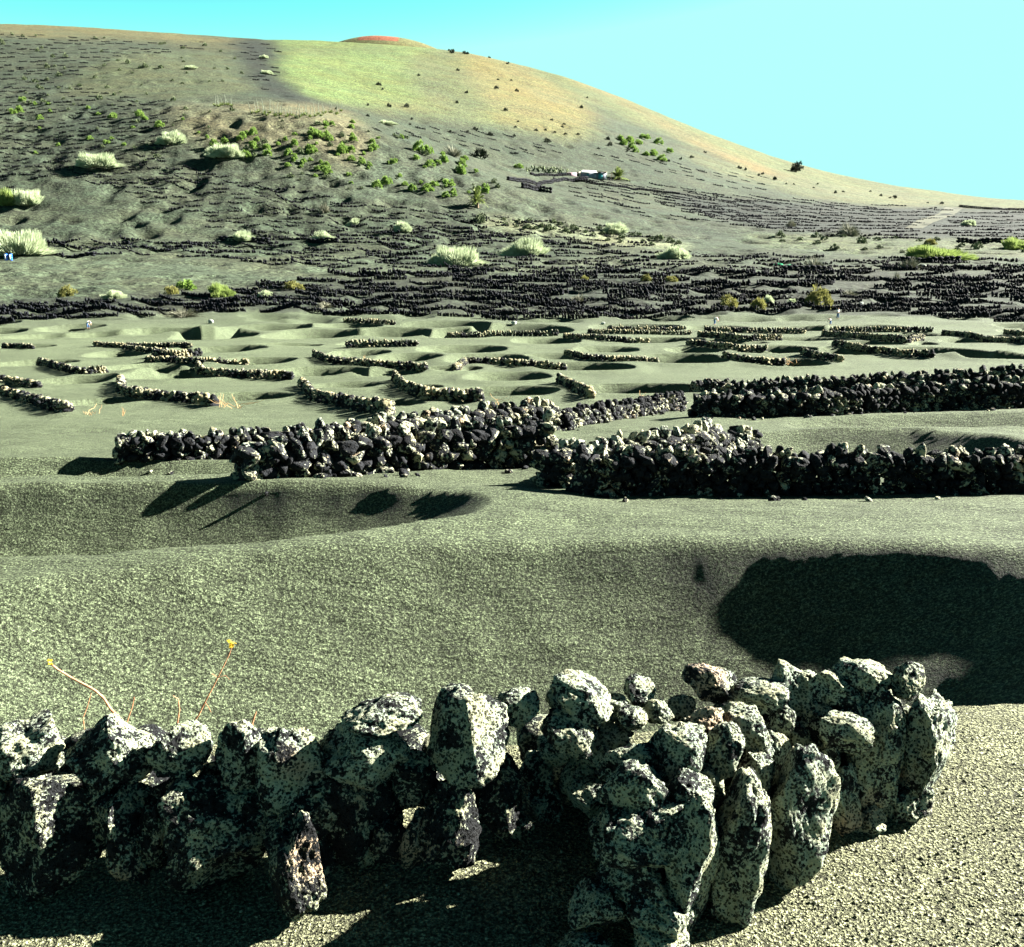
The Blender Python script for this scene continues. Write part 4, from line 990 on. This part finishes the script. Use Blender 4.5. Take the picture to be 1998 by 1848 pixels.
def person(u, vb, hpx, pose, face, label, cloth_top=M_shirt):
    c = cast(u, vb, 50); H = 1.70
    root = tag(empty('person', c, face), label, 'person'); root.scale = (1, 1, 1)
    J = {}
    if pose == 'stand':
        J = dict(pel=(0, 0, .95), chest=(0, -.04, 1.28), neck=(0, -.05, 1.46), head=(0, -.08, 1.60), top=(0, -.07, 1.70), lk=(-.11, -.03, .50), la=(-.12, .05, .08), lt=(-.12, -.12, .03), rk=(.11, -.08, .5), ra=(.12, -.04, .08), rt=(.12, -.22, .03),
                 ls=(-.19, -.04, 1.40), le=(-.26, -.05, 1.12), lh=(-.24, -.22, .92), rs=(.19, -.04, 1.40), re=(.25, -.04, 1.12), rh=(.22, -.2, .90))
    else:
        J = dict(pel=(0, .10, .86), chest=(0, -.22, 1.02), neck=(0, -.42, 1.02), head=(0, -.55, .96), top=(0, -.64, .93), lk=(-.12, -.04, .45), la=(-.13, .05, .08), lt=(-.13, -.14, .03), rk=(.12, -.06, .45), ra=(.13, .03, .08), rt=(.13, -.16, .03),
                 ls=(-.18, -.36, 1.02), le=(-.20, -.46, .72), lh=(-.14, -.55, .45), rs=(.18, -.36, 1.02), re=(.20, -.44, .72), rh=(.14, -.56, .46))
    def skin_obj(name, pts, edges, rad, mtl, rt):
        me = bpy.data.meshes.new(name); me.from_pydata([J[p] if isinstance(p, str) else p for p in pts], edges, []); me.update(); me.materials.append(mtl)
        o = link(name, me, root); s = o.modifiers.new('skin', 'SKIN'); sv_ = me.skin_vertices[0].data
        for k in range(len(pts)): sv_[k].radius = (rad[k], rad[k]); sv_[k].use_root = (k == rt)
        sb = o.modifiers.new('sub', 'SUBSURF'); sb.levels = 1; sb.render_levels = 1; return o
    skin_obj('body', ['pel', 'chest', 'neck', 'head', 'top', 'ls', 'le', 'lh', 'rs', 're', 'rh', 'lk', 'la', 'lt', 'rk', 'ra', 'rt'],
             [(0, 1), (1, 2), (2, 3), (3, 4), (1, 5), (5, 6), (6, 7), (1, 8), (8, 9), (9, 10), (0, 11), (11, 12), (12, 13), (0, 14), (14, 15), (15, 16)],
             [.12, .13, .055, .095, .07, .055, .042, .035, .055, .042, .035, .065, .045, .035, .065, .045, .035], M_skin, 0)
    skin_obj('shirt', ['pel', 'chest', 'ls', 'le', 'rs', 're'], [(0, 1), (1, 2), (2, 3), (1, 4), (4, 5)], [.145, .17, .08, .065, .08, .065], cloth_top, 0)
    mid = lambda a, b, t: tuple(J[a][i] + (J[b][i] - J[a][i]) * t for i in range(3))
    skin_obj('trousers', ['pel', 'lk', mid('lk', 'la', .9), 'rk', mid('rk', 'ra', .9)], [(0, 1), (1, 2), (0, 3), (3, 4)], [.15, .095, .075, .095, .075], M_jeans, 0)
    V, Fc = ICO[2]; hd = (Vector(J['head']) + Vector(J['top'])) / 2
    o = link('hair', mesh_from('hair', V * .10, Fc, M_hair, None, True), root); o.location = hd + Vector((0, .025, .03))
    root.scale = [hpx * c.y / 2000 / (1.7 if pose == 'stand' else 1.08)] * 3
person(1634, 622, 21, 'stand', .4, 'person standing in white top and blue trousers on the path at the field edge')
person(1394, 634, 15, 'bend', 1.2, 'person bending low in white top and blue trousers at the corner of the black field')
person(1620, 634, 12, 'bend', -1.0, 'person crouching in white top just below the standing one')
person(172, 641, 15, 'bend', 1.0, 'person bending in white top and blue trousers alone at far left')
M_pale = plain('pale_block', (.3, .32, .29), (.18, .2, .17), 1)
def boulder(u, vb, wpx, label):
    c = cast(u, vb, 50); V, Fc = stone(2, int(u * 3), .12); k = c.y / 2000
    tag(link('boulder', mesh_from('boulder', V * wpx * k * .34 * np.array([1, .7, .7]), Fc, M_pale), None, c + Vector((0, 0, wpx * k * .2))), label, 'boulder')
for (u, v, w_, lb) in ((1003, 634, 18, 'white boulder at the near edge of the black field, centre'), (411, 631, 18, 'white stone lump at near edge of the black rows at left'), (1176, 634, 14, 'pale block on the end of the farthest level wall'), (1802, 522, 14, 'white block beside the bare grey dead bush'),
                       (1520, 596, 8, 'small white stone left of the round ochre shrub'), (1680, 594, 12, 'white stone under the pale dry scrub')): boulder(u, v, w_, lb)
# ------------------------------------------------------------------ dry vines and grass
def tube(P, r0, r1, sides=6):
    P = np.array(P, float); V = []; Fc = []
    for i, p in enumerate(P):
        d = P[min(i + 1, len(P) - 1)] - P[max(i - 1, 0)]; d /= np.linalg.norm(d) + 1e-9
        a = np.cross(d, [0, 1, .2]); a /= np.linalg.norm(a) + 1e-9; b = np.cross(d, a); r_ = r0 + (r1 - r0) * i / (len(P) - 1)
        r_ *= 1.0 + .22 * (i % 3 == 0)
        for j in range(sides): V.append(p + r_ * (a * math.cos(2 * math.pi * j / sides) + b * math.sin(2 * math.pi * j / sides)))
    for i in range(len(P) - 1):
        for j in range(sides): Fc.append((i * sides + j, i * sides + (j + 1) % sides, (i + 1) * sides + (j + 1) % sides, (i + 1) * sides + j))
    return V, Fc
def shoot(label, pts, y, r0, tip=None, sides_=()):
    d = [at(u, v, y) for (u, v) in pts]; P = np.array([p[:] for p in d]); n = len(P) * 4
    t = np.linspace(0, len(P) - 1, n); P = np.stack([np.interp(t, range(len(d)), P[:, k]) for k in range(3)], 1)
    foot = P[-1].copy(); foot[2] = float(zt(foot[0], foot[1])[0]) - .02; P = np.vstack([P, foot]); P = P[::-1]
    c = Vector(P[0]); root = tag(empty('vine_shoot', c), label, 'twig', 'dry vine shoots behind the foreground wall')
    V, Fc = tube(P - np.array(c), r0, r0 * .55); link('stem', mesh_from('stem', V, Fc, M_twig, None, True), root)
    for s_ in sides_:
        Q = np.array([at(u, v, y)[:] for (u, v) in s_]) - np.array(c); V, Fc = tube(Q, r0 * .5, r0 * .25, 5); link('side_shoot', mesh_from('side_shoot', V, Fc, M_twig), root)
    if tip:
        r = np.random.default_rng(int(pts[0][0])); q = np.array(at(*pts[0], y)[:]) - np.array(c)
        V = []; Fc = []; n = 0
        for k in range(9):
            d1 = r.normal(size=3); d1 /= np.linalg.norm(d1); d2 = np.cross(d1, r.normal(size=3)); d2 /= np.linalg.norm(d2); s = tip * r.uniform(.6, 1.1)
            a = q + d1 * s * .2
            V += [a, a + d1 * s * .5 + d2 * s * .45, a + d1 * s, a + d1 * s * .5 - d2 * s * .45]; Fc.append((n, n + 1, n + 2, n + 3)); n += 4
        link('leaf', mesh_from('leaf', V, Fc, M_yleaf), root)
shoot('thick jointed orange vine shoot leaning left behind the wall', [(95, 1292), (112, 1306), (138, 1322), (165, 1336), (185, 1347), (202, 1362), (216, 1384), (232, 1400), (246, 1416)], 3.05, .0050, .014)
shoot('thin upright vine shoot with yellow leaf at its tip', [(455, 1254), (448, 1275), (436, 1300), (425, 1322), (415, 1342), (400, 1370), (388, 1395), (376, 1412)], 3.05, .0024, .018,
      [[(425, 1322), (440, 1318), (448, 1326)], [(400, 1370), (408, 1382), (412, 1390)], [(425, 1322), (412, 1314)]])
shoot('short thin twig rising beside the leaning shoot', [(262, 1360), (258, 1380), (250, 1402), (246, 1416)], 3.05, .0022)
shoot('short twig with hooked top between the two long shoots', [(338, 1358), (348, 1364), (350, 1385), (346, 1412)], 3.05, .0024)
shoot('short rusty twig right of the yellow leafed shoot', [(500, 1388), (496, 1400), (492, 1412)], 3.05, .003)
shoot('fine twig left below the leaning shoot', [(178, 1352), (170, 1380), (162, 1400)], 3.05, .0018)
def dry_plant(u, vb, wpx, hpx, n, label, mtl=M_straw):
    c = cast(u, vb, 8); k = c.y / 2000; r = np.random.default_rng(int(u)); V = []; Fc = []; m_ = 0
    for q in range(n):
        b = np.array([r.normal() * wpx * k * .18, r.normal() * .1, 0]); d = np.array([r.normal() * wpx * k * .4, r.normal() * .2, hpx * k * r.uniform(.5, 1.1)])
        P = [b + d * t + np.array([0, 0, .05 * math.sin(6 * t)]) for t in np.linspace(0, 1, 5)]; v_, f_ = tube(P, .5 * k, .22 * k, 4)
        V += v_; Fc += [tuple(np.array(f) + m_) for f in f_]; m_ = len(V)
    tag(link('dry_vine', mesh_from('dry_vine', V, Fc, mtl), None, c), label, 'dry plant', 'dry vines in the pits')
dry_plant(460, 797, 60, 28, 9, 'tangle of orange dry vine stems in the pit right of the long hooked wall')
dry_plant(430, 795, 14, 26, 4, 'thin dry stems at the right end of the long hooked wall')
dry_plant(175, 810, 24, 16, 6, 'small yellow dry tuft in the pit at the far left')
dry_plant(240, 811, 20, 18, 5, 'yellow forked dry stems on the rim at left')
dry_plant(965, 790, 40, 18, 5, 'faint dry stems in the centre pit behind the long wall')
dry_plant(1545, 713, 46, 18, 8, 'brown dry vine stems in the right pit')
dry_plant(1245, 782, 24, 20, 4, 'lone dry stems in the shallow pit at centre right')
dry_plant(712, 705, 10, 12, 3, 'tiny pink dry stem on the rim at the centre left')
# ------------------------------------------------------------------ loose cinders on the ground near the camera
random.seed(5)
def gravel():
    base_v, base_f = ICO[1]; n = 26000; r = np.random.default_rng(8)
    y = 1.5 * (6.5 / 1.5) ** r.uniform(0, 1, n); x = y * r.uniform(-.62, .62, n) ; z = zt(x, y)
    s = .0014 + .0038 * r.uniform(0, 1, n) ** 3; s[r.uniform(0, 1, n) < .003] *= 2.4
    V = []; a = r.uniform(0, 6.28, n)
    oct_v = np.array([(1, 0, 0), (-1, 0, 0), (0, 1, 0), (0, -1, 0), (0, 0, 1), (0, 0, -1.)]); oct_f = np.array([(0, 2, 4), (2, 1, 4), (1, 3, 4), (3, 0, 4), (2, 0, 5), (1, 2, 5), (3, 1, 5), (0, 3, 5)])
    J_ = oct_v[None] * r.uniform(.6, 1.4, (n, 6, 1)); c, s2 = np.cos(a)[:, None], np.sin(a)[:, None]
    X_ = J_[..., 0] * c - J_[..., 2] * s2; Z_ = J_[..., 0] * s2 + J_[..., 2] * c
    W = np.stack([X_, J_[..., 1], Z_], -1) * s[:, None, None] + np.stack([x, y, z + s * .3], -1)[:, None]
    Fc = (oct_f[None] + (np.arange(n) * 6)[:, None, None]).reshape(-1, 3)
    t = np.repeat(r.uniform(-.4, .4, n), 6)
    m, tt, b = mat('loose_cinder'); c_ = ramp(tt, N(tt, 'ShaderNodeAttribute', attribute_name='tint').outputs['Fac'], [(.0, (.06, .062, .04)), (.25, (.11, .112, .07)), (.4, (.24, .24, .17))]); L(tt, c_.outputs[0], b.inputs['Base Color'])
    tag(link('loose_cinders', mesh_from('loose_cinders', W.reshape(-1, 3), Fc, m, t)), 'loose cinder grains strewn over the near ground', 'gravel', None, 'stuff')
gravel()
# ------------------------------------------------------------------ labels of the repeats: row and place, read off where each one stands
ORD = ['first', 'second', 'third', 'fourth', 'fifth', 'sixth', 'seventh', 'eighth', 'ninth', 'tenth', 'eleventh', 'twelfth']
def nth(k): return ORD[k] if k < 12 else '%d%s' % (k + 1, 'th' if 10 <= (k + 1) % 100 <= 20 else {1: 'st', 2: 'nd', 3: 'rd'}.get((k + 1) % 10, 'th'))
by = {}
for o in COL.objects:
    if o.get('group') and o.parent is None: by.setdefault((o['group'], o['label']), []).append(o)
SHORT = {LBF: 'black crescent wall, {n} from left in the {r} row of the dense dark field',
         LBM: 'small crescent wall, {n} from left in the {r} row of the paler terraces',
         'bright green round spurge shrub scattered on the cinder knoll': 'green spurge shrub on the cinder knoll, {n} from left in the {r} band',
         'yellow green shrub dotting the dark left hillside': 'yellow green shrub on the dark left hillside, {n} from left in the {r} band',
         'green shrub in the cluster under the tan ridge on the right hill': 'green shrub in the right hill cluster, {n} from its left',
         'black dot of scrub on the green and tan hill face': 'black scrub dot on the smooth hill face, {n} from left in the {r} band',
         'dark low scrub along the foot of the big hill': 'dark low scrub along the big hill foot, {n} from left',
         'small dark bush on the skyline shoulder of the hill': 'small dark bush on the skyline shoulder, {n} from left',
         'dark scrub on the tan slope right of the hill': 'dark scrub on the tan right slope, {n} from left',
         'grey green tuft on the upper left hill': 'grey green tuft on the upper left hill, {n} from left in the {r} band',
         'small grey green tuft among the knoll shrubs': 'small grey green tuft on the knoll, {n} from left in the {r} band',
         'pale grey green tuft in the slanting hedge line at mid slope': 'pale tuft of the slanting mid slope hedge line, {n} from its left',
         'olive tuft on the grassy strip at the right of the valley': 'olive tuft on the right grassy strip, {n} from left',
         'pale agave flower stalk in the long row on the knoll': 'agave with flower stalk, {n} from left in the long knoll row',
         'pale agave flower stalk in the small left clump on the knoll': 'agave with flower stalk, {n} from left in the small knoll clump',
         'prickly pear in the row between the knoll ridge and the farm hut': 'prickly pear, {n} from left in the row left of the farm hut'}
for (g, lb), obs in by.items():
    if len(obs) < 2 or lb not in SHORT: continue
    f = SHORT[lb]; P_ = []
    for o in obs:
        a, b = project(o.location.x, o.location.y, o.location.z); P_.append((float(a), float(b), o))
    if '{r}' in f:
        vs_ = sorted(p[1] for p in P_); nb = max(1, min(14, len(obs) // 12)); cuts = [vs_[int(len(vs_) * q / nb)] for q in range(nb)] + [1e9]
    else: nb = 1; cuts = [-1e9, 1e9]
    if nb == 1: cuts[0] = -1e9
    for q in range(nb):
        row = sorted([p for p in P_ if cuts[q] <= p[1] < cuts[q + 1]], key=lambda p: p[0])
        for n_, p in enumerate(row): p[2]['label'] = f.format(n=nth(n_), r='top' if q == 0 else ('lowest' if q == nb - 1 else nth(q)))
print('counts', len(spots), len(bpy.data.objects))
